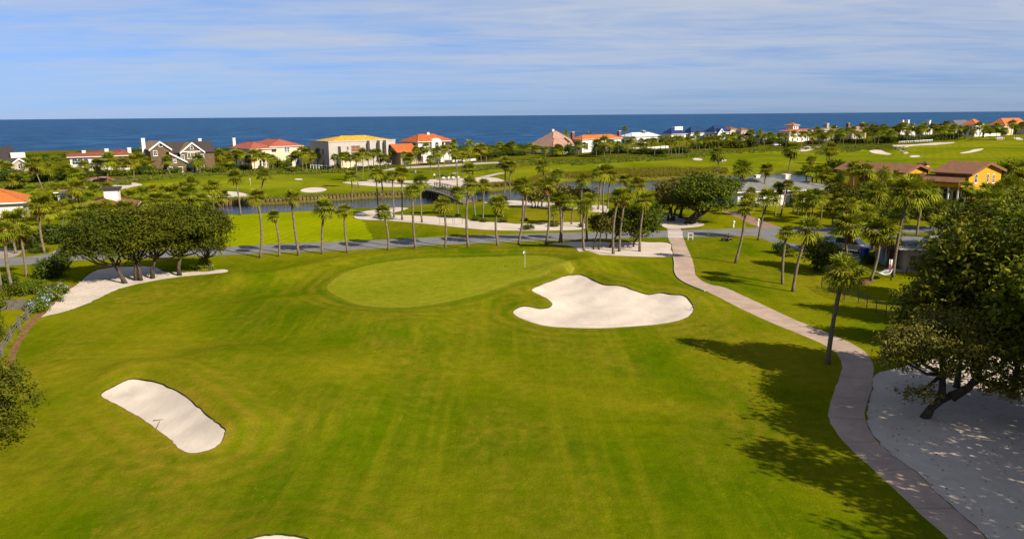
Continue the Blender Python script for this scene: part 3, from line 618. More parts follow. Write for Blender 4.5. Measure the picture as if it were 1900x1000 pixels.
# expansion joints across the concrete path
LW = [GH(x, y) for x, y in smooth(PATH_L, 6, False)]; RW = [GH(x, y) for x, y in smooth(PATH_R, 6, False)]; acc = 0.0; nxt = 3.0; CP = bpy.data.objects['cart_path']
for p, q in zip(LW, LW[1:]):
    acc += (q - p).length
    if acc < nxt or q.y > 105: continue
    nxt = acc + 3.6; e_ = min(RW, key=lambda w: (w - q).length); d = (e_ - q); d.normalize(); n_ = Vector((-d.y, d.x, 0)) * 0.013; z_ = Vector((0, 0, 0.009)); a_, b_ = q + d * .04 + z_, e_ - d * .04 + z_
    jn = link('expansion_joint', fastmesh('expansion_joint', [a_ - n_, b_ - n_, b_ + n_, a_ + n_], [(0, 1, 2, 3)], 'joint_concrete'), CP)
# pale kerb along the outer bend of the cart path
kp = [GH(x, y) for x, y in smooth([(1250, 478), (1252, 491), (1252, 503), (1258, 515.5), (1275, 527), (1308, 540.5)], 5, False)]
mb = MB(); vs = []
for i, p in enumerate(kp):
    t = (kp[min(i + 1, len(kp) - 1)] - kp[max(i - 1, 0)]); t.z = 0; t.normalize(); n_ = Vector((t.y, -t.x, 0))
    for a, z in ((-0.09, -0.1), (-0.09, 0.11), (0.09, 0.11), (0.09, -0.1)): vs.append(p + n_ * a + Vector((0, 0, z)))
fs = [(i * 4 + k, i * 4 + (k + 1) % 4, i * 4 + 4 + (k + 1) % 4, i * 4 + 4 + k) for i in range(len(kp) - 1) for k in range(4)] + [(0, 1, 2, 3), (len(vs) - 1, len(vs) - 2, len(vs) - 3, len(vs) - 4)]
tag(mb.add(vs, fs).build('kerb', 'kerb_concrete'), 'pale concrete kerb along the bend of the cart path', kind='structure')

# ------------------------------------------------------------------ palms
def frond_fan(el, droop, n=15, seed=0):
    r = random.Random(seed); a0 = Vector((math.cos(el), 0, math.sin(el))); V = []; Fq = []
    p0 = a0 * 0.40 + Vector((0, 0, -0.05 * droop)); e2 = el - 0.35 * droop
    a = Vector((math.cos(e2), 0, math.sin(e2))); b = Vector((0, 1, 0)); c = a.cross(b)
    w = 0.018; V += [(0, -w, 0), (0, w, 0), tuple(p0 + b * w * 0.7), tuple(p0 - b * w * 0.7)]; Fq.append((0, 1, 2, 3))
    dth = math.radians(208) / n
    for k in range(n):
        th = math.radians(-104) + dth * (k + 0.5) + r.uniform(-0.04, 0.04)
        l = 0.62 * (0.72 + 0.30 * math.cos(th * 0.8)) * r.uniform(0.86, 1.1)
        d = a * math.cos(th) + b * math.sin(th); s = d.cross(c).normalized()
        m = p0 + d * l * 0.55 + c * (0.05 if k % 2 else -0.02) + Vector((0, 0, -0.03 * droop)); hw = l * 0.55 * math.sin(dth / 2) * 1.05
        t = p0 + d * l * 1.02 + Vector((0, 0, -(0.05 + 0.22 * droop * r.uniform(0.6, 1.3)) * l / 0.6))
        o = len(V); V += [tuple(p0), tuple(m + s * hw), tuple(t), tuple(m - s * hw)]; Fq.append((o, o + 1, o + 2, o + 3))
    return np.array(V), np.array(Fq)
def frond_feather(el, droop, n=13, seed=0):
    r = random.Random(seed); V = []; Fq = []; P = []
    for i in range(8):
        t = i / 7; P.append(Vector((math.cos(el) * t, 0, math.sin(el) * t - droop * 0.75 * t * t)))
    for i in range(7):
        o = len(V); V += [tuple(P[i] + Vector((0, -.012, 0))), tuple(P[i] + Vector((0, .012, 0))), tuple(P[i + 1] + Vector((0, .01, 0))), tuple(P[i + 1] + Vector((0, -.01, 0)))]; Fq.append((o, o + 1, o + 2, o + 3))
    for k in range(n):
        t = 0.14 + 0.84 * k / (n - 1); f = t * 7; i = min(int(f), 6); p = P[i].lerp(P[i + 1], f - i); d = (P[i + 1] - P[i]).normalized()
        l = 0.26 * math.sin(math.pi * (0.18 + 0.78 * t)) + 0.05
        for s in (-1, 1):
            e = (d * 0.75 + Vector((0, s * 0.8, 0.15))).normalized(); q = p + e * l + Vector((0, 0, -0.06)); m = p + e * l * 0.45; h = d * 0.022
            o = len(V); V += [tuple(p), tuple(m + h), tuple(q), tuple(m - h)]; Fq.append((o, o + 1, o + 2, o + 3))
    return np.array(V), np.array(Fq)
ELC = [math.radians(a) for a in (72, 45, 18, -12, -42)]
FAN = [frond_fan(e, dr, 15, i) for i, (e, dr) in enumerate(zip(ELC, (0.15, 0.3, 0.5, 0.7, 0.6)))]
FEA = [frond_feather(e, dr, 13, i) for i, (e, dr) in enumerate(zip(ELC, (0.5, 0.85, 0.95, 0.7, 0.4)))]
DRY = frond_fan(math.radians(-66), 0.3, 9, 33)
def crown_spec(seed, n=34, dry=3, lo=-42, kind='fan'):
    r = random.Random(seed); out = []
    for i in range(n):
        t = i / n; el = 80 - (80 - lo) * (t ** 1.0) + r.uniform(-10, 10)
        c = min(range(5), key=lambda k: abs(math.degrees(ELC[k]) - el))
        sc = (0.78 + 0.30 * min(1, t * 2.2)) * r.uniform(0.82, 1.12)
        out.append((c, i * 2.39996 + r.uniform(-.3, .3), r.uniform(-.16, .16), r.uniform(-.2, .2), sc, 0))
    for i in range(dry): out.append((9, r.uniform(0, 6.28), r.uniform(-.2, .2), 0.0, r.uniform(0.7, 0.95), 1))
    return out
def fdata(c, kind): return DRY if c == 9 else (FAN if kind == 'fan' else FEA)[c]
SPECS = {}
for i in range(12): SPECS[('fan', i)] = crown_spec(100 + i, 26 + (i * 5) % 16, (2, 5, 1, 7, 3, 4)[i % 6], (-22, -38, -28, -10, -42, -26)[i % 6])
for i in range(3): SPECS[('feather', i)] = crown_spec(200 + i, 40, 2, -30, 'feather')
for i in range(2): SPECS[('shaggy', i)] = crown_spec(300 + i, 36, 14, -55)
CROWN = {}; FRONDME = {}
for key, sp in SPECS.items():
    k = 'feather' if key[0] == 'feather' else 'fan'; VV = []; FF = []; MI = []; o = 0
    for c, az, tl, rl, sc, dr in sp:
        v, f = fdata(c, k); M = np.array((Matrix.Rotation(az, 3, 'Z') @ Matrix.Rotation(tl, 3, 'Y') @ Matrix.Rotation(rl, 3, 'X')) * sc)
        VV.append(v @ M.T); FF.append(f + o); MI += [dr] * len(f); o += len(v)
    CROWN[key] = fastmesh('palm_crown', np.vstack(VV), np.vstack(FF), ['palm_leaf', 'palm_dry'], False, MI)
for k, src in (('fan', FAN), ('feather', FEA)):
    for i in range(5): FRONDME[(k, i)] = fastmesh('palm_frond', src[i][0], src[i][1], 'palm_leaf')
    FRONDME[(k, 9)] = fastmesh('palm_frond', DRY[0], DRY[1], 'palm_dry')
PALMN = [0]
def palm(bx, by, cx, cy, w, style='fan', fronds=False, name='cabbage_palm'):
    PALMN[0] += 1; r = random.Random(PALMN[0] * 31 + 5)
    B = GH(bx, by); zc = hgt(B, cy); lat = (cx - bx) * mpp(B); zg = B.z; Ht = max(zc - zg, 0.4)
    root = empty(name, (B.x, B.y, zg - 0.05)); rad = min(0.17, max(0.11, 0.115 + Ht * 0.005)); Rc = w / 2 * mpp(B) * 1.22 * r.uniform(.9, 1.1)
    if w >= 30 and by > 440: rad *= 1.1
    top = Vector((lat, r.uniform(-.05, .05) * Ht, Ht - Rc * 0.12)); mb = MB(); pts = []; rr = []
    bow = r.uniform(-.05, .05) * Ht
    for i in range(11):
        t = i / 10; k = t ** r.choice((1.0, 1.25))if i == 0 else t
        pts.append(Vector((top.x * t + bow * math.sin(math.pi * t), top.y * t, top.z * t - (0.15 if i == 0 else 0)))); rr.append(rad * (1.35 if i == 0 else 1.08 if i == 1 else 1.0) * (1 - 0.16 * t) * r.uniform(.95, 1.05))
    tr = mb.tube(pts, rr, 9).build('trunk', 'palm_bark', root, sm=True)
    if Ht > 1.5 and w > 12:
        d = (pts[-1] - pts[-2]).normalized(); q = pts[-1]; bl = min(0.9, Ht * .18) * r.uniform(.7, 1.2); m2 = MB()
        m2.tube([q - d * bl, q - d * bl * .6, q - d * bl * .15, q + d * .12], [rad * .95, rad * 1.45, rad * 1.6, rad * .8], 9)
        for j in range(9):
            az = j * 2.4; b0 = q - d * bl * (0.2 + .7 * (j % 4) / 4); e = Vector((math.cos(az), math.sin(az), 0.7))
            m2.tube([b0, b0 + e * rad * 2.3], [0.05, 0.025], 4)
        m2.build('leaf_bases', 'palm_boot', tr)
    st = style; key = (st, r.randrange({'fan': 12, 'feather': 3, 'shaggy': 2}[st])); k = 'feather' if st == 'feather' else 'fan'
    spin = r.uniform(0, 6.28); sq = r.uniform(.9, 1.06)
    if fronds:
        for c, az, tl, rl, sc, dr in SPECS[key]:
            o = link('frond', FRONDME[(k, c)], root); o.location = top
            o.rotation_euler = (Matrix.Rotation(az + spin, 3, 'Z') @ Matrix.Rotation(tl, 3, 'Y') @ Matrix.Rotation(rl, 3, 'X')).to_euler(); o.scale = (sc * Rc,) * 3
    else:
        o = link('crown', CROWN[key], root); o.location = top; o.rotation_euler = (r.uniform(-.1, .1), r.uniform(-.1, .1), spin); o.scale = (Rc, Rc, Rc * sq)
    return root
def palmset(rows, phrase, group, desc='cabbage palm'):
    rows = sorted(rows, key=lambda q: q[2])
    for i, q in enumerate(rows):
        bx, by, cx, cy, w = q[:5]; st = q[5] if len(q) > 5 else 'fan'; lab = q[6] if len(q) > 6 else None
        o = palm(bx, by, cx, cy, w, st, fronds=(w >= 33 and by > 425 and st != 'shaggy'), name={'feather': 'date_palm', 'shaggy': 'fan_palm'}.get(st, 'cabbage_palm'))
        d = {'feather': 'feathery date palm', 'shaggy': 'shaggy fan palm'}.get(st, desc)
        tag(o, lab or f'{d}, {ordn(i)} from the left {phrase}', 'palm tree', group)
palmset([(483, 478.5, 483, 362, 33), (518, 476, 513, 399, 25), (555, 474, 547, 365, 31), (598, 471.5, 606, 382, 40), (646, 469, 644, 386, 30), (721, 464, 714, 391, 31), (771, 462, 770, 350, 30), (826, 461, 824, 375, 36),
         (869, 461, 874, 337, 35), (924, 456, 924, 375, 35), (962, 454, 969, 341, 35), (1013, 454, 1014, 340, 35), (1038, 450.6, 1036, 365, 29), (1041.5, 449.5, 1048, 371, 30), (1084, 466, 1084, 378, 36), (1089, 448, 1092, 366, 30),
         (1138, 470, 1146, 362, 36), (1149, 465, 1159, 361, 36), (1187, 465, 1195, 367, 35)], 'in the row between green and road', 'palms in the row between green and road', 'slender palm')
palmset([(447, 399.5, 442, 326, 28), (476, 395, 496, 321, 28), (411, 397, 414, 362, 26), (653, 374, 653, 325, 28), (703, 402, 701, 319, 26), (709, 400, 709.5, 327, 25), (731, 402, 730, 324, 27), (746, 407, 748, 321, 28), (783, 412, 783, 335, 34),
         (850, 399, 850, 354, 29), (883, 404.6, 873, 311, 26), (896, 409, 899, 340, 28), (934, 404.5, 931, 371, 26), (935, 367, 938, 299, 29), (946.5, 369, 949, 306, 29), (973, 407, 977, 346, 28), (1004.6, 382, 1007, 304, 29), (1035, 349, 1035, 324, 24),
         (1027, 417, 1027, 387, 26), (1078, 420, 1080, 331, 29), (1109.5, 388, 1112, 319, 30), (1119, 394.5, 1122, 316, 29), (1128, 387, 1132, 324, 26), (1179, 377, 1183, 339, 33), (1164, 352, 1161, 331, 25), (1060, 415, 1062, 372, 26), (993, 372, 995, 345, 22)],
        'among those between road and far pond bank', 'palms between road and far pond bank')
palmset([(1329, 326, 1331, 283, 30, 'shaggy'), (1461.5, 326, 1465, 273, 30, 'shaggy'), (1537, 305, 1540, 273, 26, 'shaggy'), (1367, 372, 1374, 311, 38), (1413, 378, 1419, 312, 25), (1364, 488, 1377, 382, 36), (1407, 446, 1422, 364, 40), (1437.5, 399.6, 1442, 346, 26),
         (1447.6, 402, 1459, 341, 22), (1494, 410, 1493, 369, 37), (1506, 415, 1507, 362, 36), (1523, 407, 1520, 362, 32), (1494, 372, 1494, 314, 28), (1502, 370, 1502, 296, 20), (1511, 372, 1513, 316, 26), (1452, 527, 1455, 428, 34),
         (1471, 541, 1491, 420.5, 50), (1535, 675, 1551, 495, 76, 'fan', 'tall lone palm standing at the bend of the cart path'), (1615, 521, 1627, 425, 56, 'fan', 'palm holding the left end of the hammock'),
         (1656, 514.5, 1669, 350, 60, 'fan', 'very tall palm holding the right end of the hammock'), (1700, 448, 1710, 352, 50), (1642, 495, 1648, 434, 42), (1778, 404, 1786, 344, 32), (1813, 362, 1817, 330, 24), (1737, 368, 1740, 325, 25),
         (1567, 432, 1567, 379, 46), (1571, 470, 1571, 414, 54), (1624, 410, 1621, 352, 46), (1592, 388, 1598, 314, 42), (1632, 385, 1634, 315, 34, 'feather'), (1583, 372, 1580, 309, 26), (1754, 462, 1754, 420, 62), (1838, 400, 1838, 366, 60), (1819, 425, 1819, 402, 40),
         (1880, 360, 1876, 312, 48), (1862, 352, 1862, 320, 34), (1660, 380, 1657, 326, 40, 'feather'), (1546, 385, 1544, 340, 34), (1645, 402, 1645, 366, 44), (1690, 400, 1690, 372, 42), (1603, 400, 1602, 362, 40), (1800, 395, 1800, 366, 46), (1875, 380, 1872, 345, 50), (1532, 372, 1530, 322, 30), (1560, 368, 1558, 322, 28), (1612, 378, 1612, 330, 34), (1648, 392, 1650, 345, 38), (1672, 396, 1676, 340, 36), (1684, 392, 1690, 335, 34), (1722, 398, 1722, 362, 36), (1590, 425, 1588, 385, 38), (1608, 432, 1606, 392, 38), (1545, 420, 1543, 384, 32), (1660, 440, 1664, 395, 36), (1850, 392, 1852, 352, 44), (1826, 384, 1826, 352, 36), (1480, 400, 1478, 364, 26), (1896, 372, 1894, 330, 44), (1700, 360, 1702, 322, 26), (1604, 350, 1606, 318, 26), (1524, 345, 1524, 312, 22), (1392, 400, 1390, 358, 30), (1540, 398, 1538, 362, 28), (1556, 404, 1554, 364, 32), (1472, 396, 1474, 352, 24)],
        'among the garden palms right of the cart path', 'garden palms right of the cart path', 'garden palm')
palmset([(24, 540, 22, 424, 48), (3, 540, 1, 420, 44), (49, 513, 48, 430, 42), (83, 469, 84, 377, 44), (90, 441, 97, 390, 34), (115, 423, 120, 382, 32), (150, 442, 150, 394, 42), (44, 440, 44, 398, 36), (80, 353, 67, 302, 38), (91, 340, 90, 309, 29),
         (183, 340, 183, 304, 26), (200, 341, 207, 293, 29), (248, 334, 247.6, 296, 27), (217, 326, 217, 301, 24), (261.5, 324, 263, 293, 28), (359, 374, 359, 339, 36), (397.5, 389.5, 397, 344, 34), (330, 382, 325, 354, 32), (353, 384, 352, 356, 34),
         (294, 396, 294, 367, 34), (244, 392, 244, 362, 34), (200, 405, 200, 374, 34), (145, 375, 145, 346, 36), (125.6, 368, 124, 347, 30), (102, 373, 102, 347, 30), (200, 362, 200, 346, 24), (177, 368, 177, 352, 28), (114, 336, 114, 318, 34), (139, 338, 139, 320, 32), (5, 330, 5, 306, 26), (15, 332, 16, 309, 26), (60, 372, 58, 350, 26), (320, 395, 318, 368, 30), (380, 392, 378, 366, 28), (-14, 548, -14, 420, 46), (30, 470, 30, 408, 38), (62, 452, 62, 410, 36), (130, 408, 132, 378, 30), (168, 398, 168, 366, 30), (222, 388, 222, 364, 28), (268, 384, 268, 356, 28), (306, 376, 308, 350, 28), (342, 366, 342, 346, 26), (284, 372, 284, 350, 26), (150, 356, 152, 334, 24), (30, 352, 30, 330, 24), (46, 348, 46, 326, 22), (128, 338, 128, 312, 22), (160, 332, 160, 306, 22), (230, 326, 232, 300, 20), (280, 322, 280, 298, 22), (152, 452, 154, 402, 42), (178, 446, 180, 388, 38), (206, 444, 206, 386, 38), (236, 440, 238, 384, 36), (22, 452, 22, 402, 38), (70, 398, 70, 366, 32), (262, 402, 262, 372, 30)],
        'among the garden palms at the left', 'garden palms at the left', 'garden palm')
SHP = [(302, 320, 301, 293, 22), (316, 326, 313, 296, 23), (351, 316, 351, 286, 19), (372.6, 321, 369, 295, 30), (384, 313, 385, 286, 20), (411, 315, 410.6, 285, 27), (420.6, 315, 424, 292, 24), (439, 315, 439, 285, 20), (450.5, 316, 450, 285, 20), (473, 319, 473, 286, 22),
       (483, 316, 483, 283, 20), (490, 317, 490, 289, 20), (506, 314, 506, 293, 20), (550, 315, 550, 286, 20), (562, 317, 562, 278, 22), (570, 321, 569, 282, 20), (599.6, 311, 597, 281, 26), (613, 310, 616, 283, 24), (637.5, 316, 635, 288, 18), (641, 313, 643, 288, 18), (666, 349, 665, 289, 22), (671.6, 336, 674, 283, 22),
       (693, 313, 693, 283, 18), (703, 315, 703, 282, 20), (706, 313, 707, 293, 18), (726, 306, 727, 283, 12), (763, 320, 761, 291, 22), (774, 306, 773, 277, 18), (793, 304, 792, 271, 22), (799, 321, 799, 293, 20), (817, 344, 814, 280, 22), (824, 308, 824, 276, 20), (848.5, 344, 845, 283, 22), (858.6, 329, 858.6, 288, 20), (844, 302, 843, 264, 16),
       (872, 300, 872, 267, 33, 'feather'), (893, 302, 893.5, 273, 22), (932.6, 288, 928, 268, 17), (941, 288, 940, 273, 17), (948, 288, 949, 268, 18), (983, 289, 983, 270, 14), (993, 297, 994.5, 275, 17), (1050, 277, 1050, 247, 20, 'feather'), (1036, 291, 1036, 276, 22), (1073, 288, 1073, 267, 18), (1094, 281, 1094, 249, 19, 'feather'), (1121, 292, 1121, 261, 28),
       (1156, 284, 1159, 238, 11), (1174, 281, 1174, 258, 15), (1189, 282, 1189, 262, 16), (1209, 283, 1209, 260, 15), (1214, 288, 1214, 261, 14), (1224, 283, 1224, 256, 14), (1234, 284, 1234, 258, 16), (1255, 292, 1252, 258, 18), (1258.6, 292, 1260, 257, 17), (1273, 285, 1273, 260, 16), (1283, 284, 1283, 258, 16), (1291.5, 277, 1292, 247, 12), (1308, 279, 1308, 260, 15),
       (1316, 279, 1316, 258, 15), (1341, 274, 1341, 250, 14), (1361, 272, 1361, 250, 14), (1392, 270, 1392, 246, 15), (1407.7, 268, 1409.7, 244, 21, 'feather'), (1428, 268, 1428, 250, 14), (1446, 268, 1446, 252, 14), (1470, 274, 1470, 248, 14), (1486, 272, 1485, 248, 14), (1384, 270, 1384, 252, 14), (1327, 276, 1326, 256, 14), (1266, 290, 1266, 260, 15), (1245, 288, 1245, 260, 14), (1201, 284, 1200, 262, 13), (330, 318, 330, 292, 20), (428, 318, 428, 296, 20), (463, 318, 462, 294, 18), (497, 316, 498, 290, 18), (540, 316, 540, 292, 18), (580, 314, 580, 288, 18), (620, 316, 622, 290, 16), (650, 316, 650, 292, 16), (684, 318, 684, 288, 18), (716, 314, 716, 290, 16), (752, 310, 750, 286, 16), (783, 304, 783, 278, 16), (806, 306, 806, 280, 18), (833, 304, 834, 278, 18), (866, 304, 864, 280, 16), (884, 302, 884, 280, 18), (902, 300, 904, 278, 14), (1012, 294, 1012, 276, 14), (1084, 286, 1084, 268, 14), (1107, 290, 1107, 264, 18), (1132, 288, 1132, 264, 18), (1147, 286, 1147, 266, 14), (1165, 286, 1165, 264, 14), (1240, 290, 1240, 262, 14), (1298, 282, 1298, 260, 14), (1334, 276, 1334, 256, 13), (1350, 274, 1350, 254, 13), (1374, 272, 1374, 254, 13), (1418, 270, 1418, 252, 12), (1436, 270, 1436, 252, 12), (1458, 272, 1458, 252, 12), (711, 252 + 60, 722, 251, 13, 'feather')]
palmset(SHP[:-1], 'among those by the shore houses', 'palms by the shore houses', 'shore palm')
rows = []; x = 1494.0
while x < 1900:
    t = (x - 1494) / 406; b = 270 - 14 * t + R.uniform(-3, 3); c = b - R.uniform(18, 30)
    rows.append((x, b, x + R.uniform(-2, 2), c, R.uniform(12, 18))); x += R.uniform(5.0, 9.5) if x < 1765 else R.uniform(9, 15)
palmset(rows, 'in the far belt below the distant roofs', 'far palm belt on the right', 'distant palm')

# ------------------------------------------------------------------ broadleaf trees and shrubs
def leafcloud(lobes, n_clump, per, size, sig, rng, flat=0.75, shell=0.62):
    vol = np.array([l[3] * l[4] * l[5] for l in lobes]) ** (2 / 3); pr = vol / vol.sum(); which = rng.choice(len(lobes), n_clump, p=pr); Lb = np.array(lobes, float)[which]
    d = rng.normal(size=(n_clump, 3)); d[:, 2] = np.where(d[:, 2] < -0.35 * np.abs(d[:, 0]), -d[:, 2] * 0.6, d[:, 2]); d /= np.linalg.norm(d, axis=1, keepdims=True)
    rr = shell + (1.04 - shell) * rng.random((n_clump, 1)) ** 0.7
    rr = np.where(rng.random((n_clump, 1)) < 0.14, rr * 1.13, rr)      # sprays that stick out of the outline
    C = Lb[:, :3] + d * rr * Lb[:, 3:6]
    k = rng.poisson(per, n_clump); idx = np.repeat(np.arange(n_clump), k); m = len(idx)
    s = sig * (0.6 + 0.8 * rng.random(n_clump))[idx][:, None]
    P = C[idx] + rng.normal(size=(m, 3)) * s * (1, 1, flat)
    nrm = rng.normal(size=(m, 3)) * 0.8 + d[idx] * 0.7 + (0, 0, 0.5); nrm /= np.linalg.norm(nrm, axis=1, keepdims=True)
    a = np.cross(nrm, rng.normal(size=(m, 3))); a /= np.maximum(np.linalg.norm(a, axis=1, keepdims=True), 1e-6); b = np.cross(nrm, a)
    sz = size * (0.6 + 0.8 * rng.random((m, 1))); V = np.empty((m * 4, 3))
    V[0::4] = P - a * sz; V[1::4] = P - b * sz * 0.48 + nrm * sz * .1; V[2::4] = P + a * sz; V[3::4] = P + b * sz * 0.48 + nrm * sz * .1
    return V, np.arange(m * 4).reshape(-1, 4), C
def tree_meshes(lobes, trunks, n_clump, per, size, sig, seed, mat, tw=0.22, twigs=26, shell=0.62, bark='oak_bark', flat=0.75):
    """trunks: list of polylines (base to fork); limbs grow from the fork into the crown"""
    rng = np.random.default_rng(seed); r = random.Random(seed); V, Fq, C = leafcloud(lobes, n_clump, per, size, sig, rng, flat, shell)
    mt = MB()
    for tp in trunks:
        n = len(tp); mt.tube(tp, [tw * (1.35 if i == 0 else 1.0) * (1 - 0.35 * i / n) for i in range(n)], 9)
    for l in lobes:
        e = Vector(l[:3]); tp = min(trunks, key=lambda q: (Vector(q[-1]) - e).length); f = Vector(tp[-1]); m = f.lerp(e, 0.5) + Vector((r.uniform(-.3, .3), r.uniform(-.3, .3), -0.12 * (e - f).length))
        mt.tube([f, m, e], [tw * .55, tw * .38, tw * .2], 7)
    for i in range(twigs):
        e = Vector(C[r.randrange(len(C))]); l = min(lobes, key=lambda q: (Vector(q[:3]) - e).length); f = Vector(l[:3]); tp = min(trunks, key=lambda q: (Vector(q[-1]) - e).length)
        f = Vector(tp[-1]).lerp(f, r.uniform(.5, 1.0)); m = f.lerp(e, .5) + Vector((r.uniform(-.2, .2), r.uniform(-.2, .2), r.uniform(-.25, .15)))
        mt.tube([f, m, e], [tw * .24, tw * .15, tw * .05], 5)
    me1 = fastmesh('crown', V, Fq, mat)
    return me1, mt
def tree(name, label, cat, P, lobes, trunks, n_clump, per, size, sig, seed, mat, group=None, **k):
    root = empty(name, (P.x, P.y, P.z - 0.04)); me, mt = tree_meshes(lobes, trunks, n_clump, per, size, sig, seed, mat, **k)
    mt.build('trunk', k.get('bark', 'oak_bark'), root, sm=True); link('crown', me, root); tag(root, label, cat, group); return root
def lobes_for(rx, rz, zc, n, seed, ry=None):
    r = random.Random(seed); ry = ry or rx; out = [(0, 0, zc, rx * .72, ry * .72, rz)]
    for i in range(n):
        a = i * 2 * math.pi / n + r.uniform(-.4, .4); q = r.uniform(.45, .68)
        out.append((rx * q * math.cos(a), ry * q * math.sin(a), zc + rz * r.uniform(-.45, .35), rx * r.uniform(.34, .5), ry * r.uniform(.34, .5), rz * r.uniform(.4, .62)))
    for i in range(max(3, n - 2)):                        # low skirt of the crown
        a = i * 2 * math.pi / (n - 2) + r.uniform(-.4, .4); q = r.uniform(.58, .74)
        out.append((rx * q * math.cos(a), ry * q * math.sin(a), zc - rz * r.uniform(.45, .75), rx * r.uniform(.24, .34), ry * r.uniform(.24, .34), rz * r.uniform(.26, .4)))
    return out
def oak_px(label, bx, by, top, left, right, seed, mat='oak_leaf', lean=0.0, group=None, dens=1.0, bottom=None, size=None, n_lobe=6, trunks=None, name='live_oak', cat='oak tree', tw=None):
    P = GH(bx, by); m = mpp(P); zt = hgt(P, top) - P.z; rx = (right - left) / 2 * m; cx = ((left + right) / 2 - bx) * m
    zb = (hgt(P, bottom) - P.z) if bottom else zt * 0.34
    rz = (zt - zb) / 2 * 0.98; zc = (zt + zb) / 2; lb = [(a + cx, b, c, d, e, f) for a, b, c, d, e, f in lobes_for(rx * .98, rz, zc, n_lobe, seed, rx * .9)]
    d = depth(P); sz = size or max(0.12, d * 0.0016); area = rx * rx * 3 + rx * rz * 4
    ncl = int(area * 5.5 * dens / (sz / 0.14) ** 1.3) + 30
    r = random.Random(seed); tks = trunks or [0.0]; T = []
    for q in tks:
        x0 = q * m; T.append([(x0, 0, -0.15), (x0 + lean * zb * .35 + cx * .1, r.uniform(-.2, .2), zb * .45), (x0 + lean * zb * .8 + cx * .35 + r.uniform(-.25, .25), r.uniform(-.3, .3), zb * .95 + .1)])
    return tree(name, label, cat, P, lb, T, ncl, 26, sz, 0.34 * max(1, sz / 0.16), seed, mat, group, tw=tw or max(0.14, rx * .055), twigs=24)
GL = 'oaks on the left sand'
oak_px('leftmost oak of the left sand strip, leaning left', 232, 524, 384, 128, 268, 11, group=GL, bottom=494, lean=-.2)
oak_px('second oak from the left on the left sand strip, twin trunks', 256, 519, 379, 205, 325, 12, group=GL, trunks=[-4, 5], bottom=484)
oak_px('third oak from the left on the left sand strip', 283, 515, 378, 235, 365, 13, group=GL, bottom=480)
oak_px('fourth oak from the left on the left sand strip, clear trunk', 333, 510, 377, 272, 408, 14, group=GL, bottom=476)
oak_px('rightmost oak of the left sand strip, over a small palmetto', 387, 502, 380, 338, 441, 15, group=GL, bottom=480, tw=.16)
GO = 'oaks by the cart crossing'
oak_px('small thin oak at the left of the crossing sand', 1101, 462, 397, 1092, 1142, 21, 'oak_brown_leaf', group=GO, trunks=[0, 10], bottom=432, dens=.7, tw=.09)
oak_px('oak with leaning trunk in the middle of the crossing sand', 1131, 458, 382, 1112, 1186, 22, group=GO, lean=.5, bottom=436, tw=.15)
oak_px('broad oak hanging over the road beside the crossing', 1175, 456, 374, 1146, 1234, 23, group=GO, bottom=442)
oak_px('left brownish oak beyond the crossing with several stems', 1246, 409, 338, 1207, 1290, 24, 'oak_brown_leaf', group=GO, trunks=[-6, 0, 4], bottom=388, dens=1.1)
oak_px('right oak beyond the crossing with leaning stems', 1280, 414, 324, 1240, 1368, 25, group=GO, trunks=[-8, 0, 5], lean=.7, bottom=392, dens=1.1)
oak_px('rear oak beyond the crossing, on the pond side', 1262, 404, 326, 1225, 1330, 26, 'oak_brown_leaf', group=GO, bottom=380)
GW = 'small oaks on the pond sand'
oak_px('left small brown oak on the pond sand', 990, 385, 350, 972, 1012, 31, 'oak_brown_leaf', group=GW, trunks=[-3, 3, 8], bottom=371, tw=.12)
oak_px('middle small brown oak on the pond sand', 1042, 388, 348, 1020, 1066, 32, 'oak_brown_leaf', group=GW, trunks=[-4, 4], bottom=372, tw=.12)
oak_px('right small brown oak on the pond sand', 1082, 391, 352, 1060, 1108, 33, 'oak_brown_leaf', group=GW, trunks=[-3, 3], bottom=374, tw=.12)
# right garden wood
GR = 'broadleaf trees of the right gardens'
for i, (bx, by, tp, l, r_, mt_, lab) in enumerate([
    (1552, 345, 300, 1526, 1578, 'oak_leaf', 'dark rounded tree right of the ranch house, behind palms'), (1600, 352, 305, 1572, 1630, 'oak_leaf', 'dark tree left of the ochre house gable'),
    (1516, 500, 443, 1484, 1554, 'broad_leaf', 'dense dark tree in front of the parked dark blue car'), (1648, 425, 384, 1622, 1680, 'oak_leaf', 'dark bushy tree behind the tall hammock palm'),
    (1726, 425, 372, 1700, 1758, 'broad_leaf', 'bright rounded tree in front of the ochre porch'), (1876, 352, 300, 1846, 1925, 'shrub_leaf', 'yellow green tree at the right edge beside the ochre house'),
    (1858, 440, 372, 1808, 1910, 'broad_leaf', 'large tree below the ochre house balcony at the right'), (1795, 470, 398, 1752, 1848, 'broad_leaf', 'tree behind the low grey roof at the right'),
    (1560, 402, 345, 1530, 1592, 'oak_leaf', 'dark tree beside the right end of the ranch house'), (1768, 402, 378, 1748, 1790, 'broad_leaf', 'small tree left of the ochre lawn palm'), (1612, 392, 338, 1585, 1645, 'oak_leaf', 'dark tree low between the garden palms')]):
    oak_px(lab, bx, by, tp, l, r_, 40 + i, mt_, group=GR, bottom=by - (by - tp) * .22, name='broadleaf_tree', cat='tree')
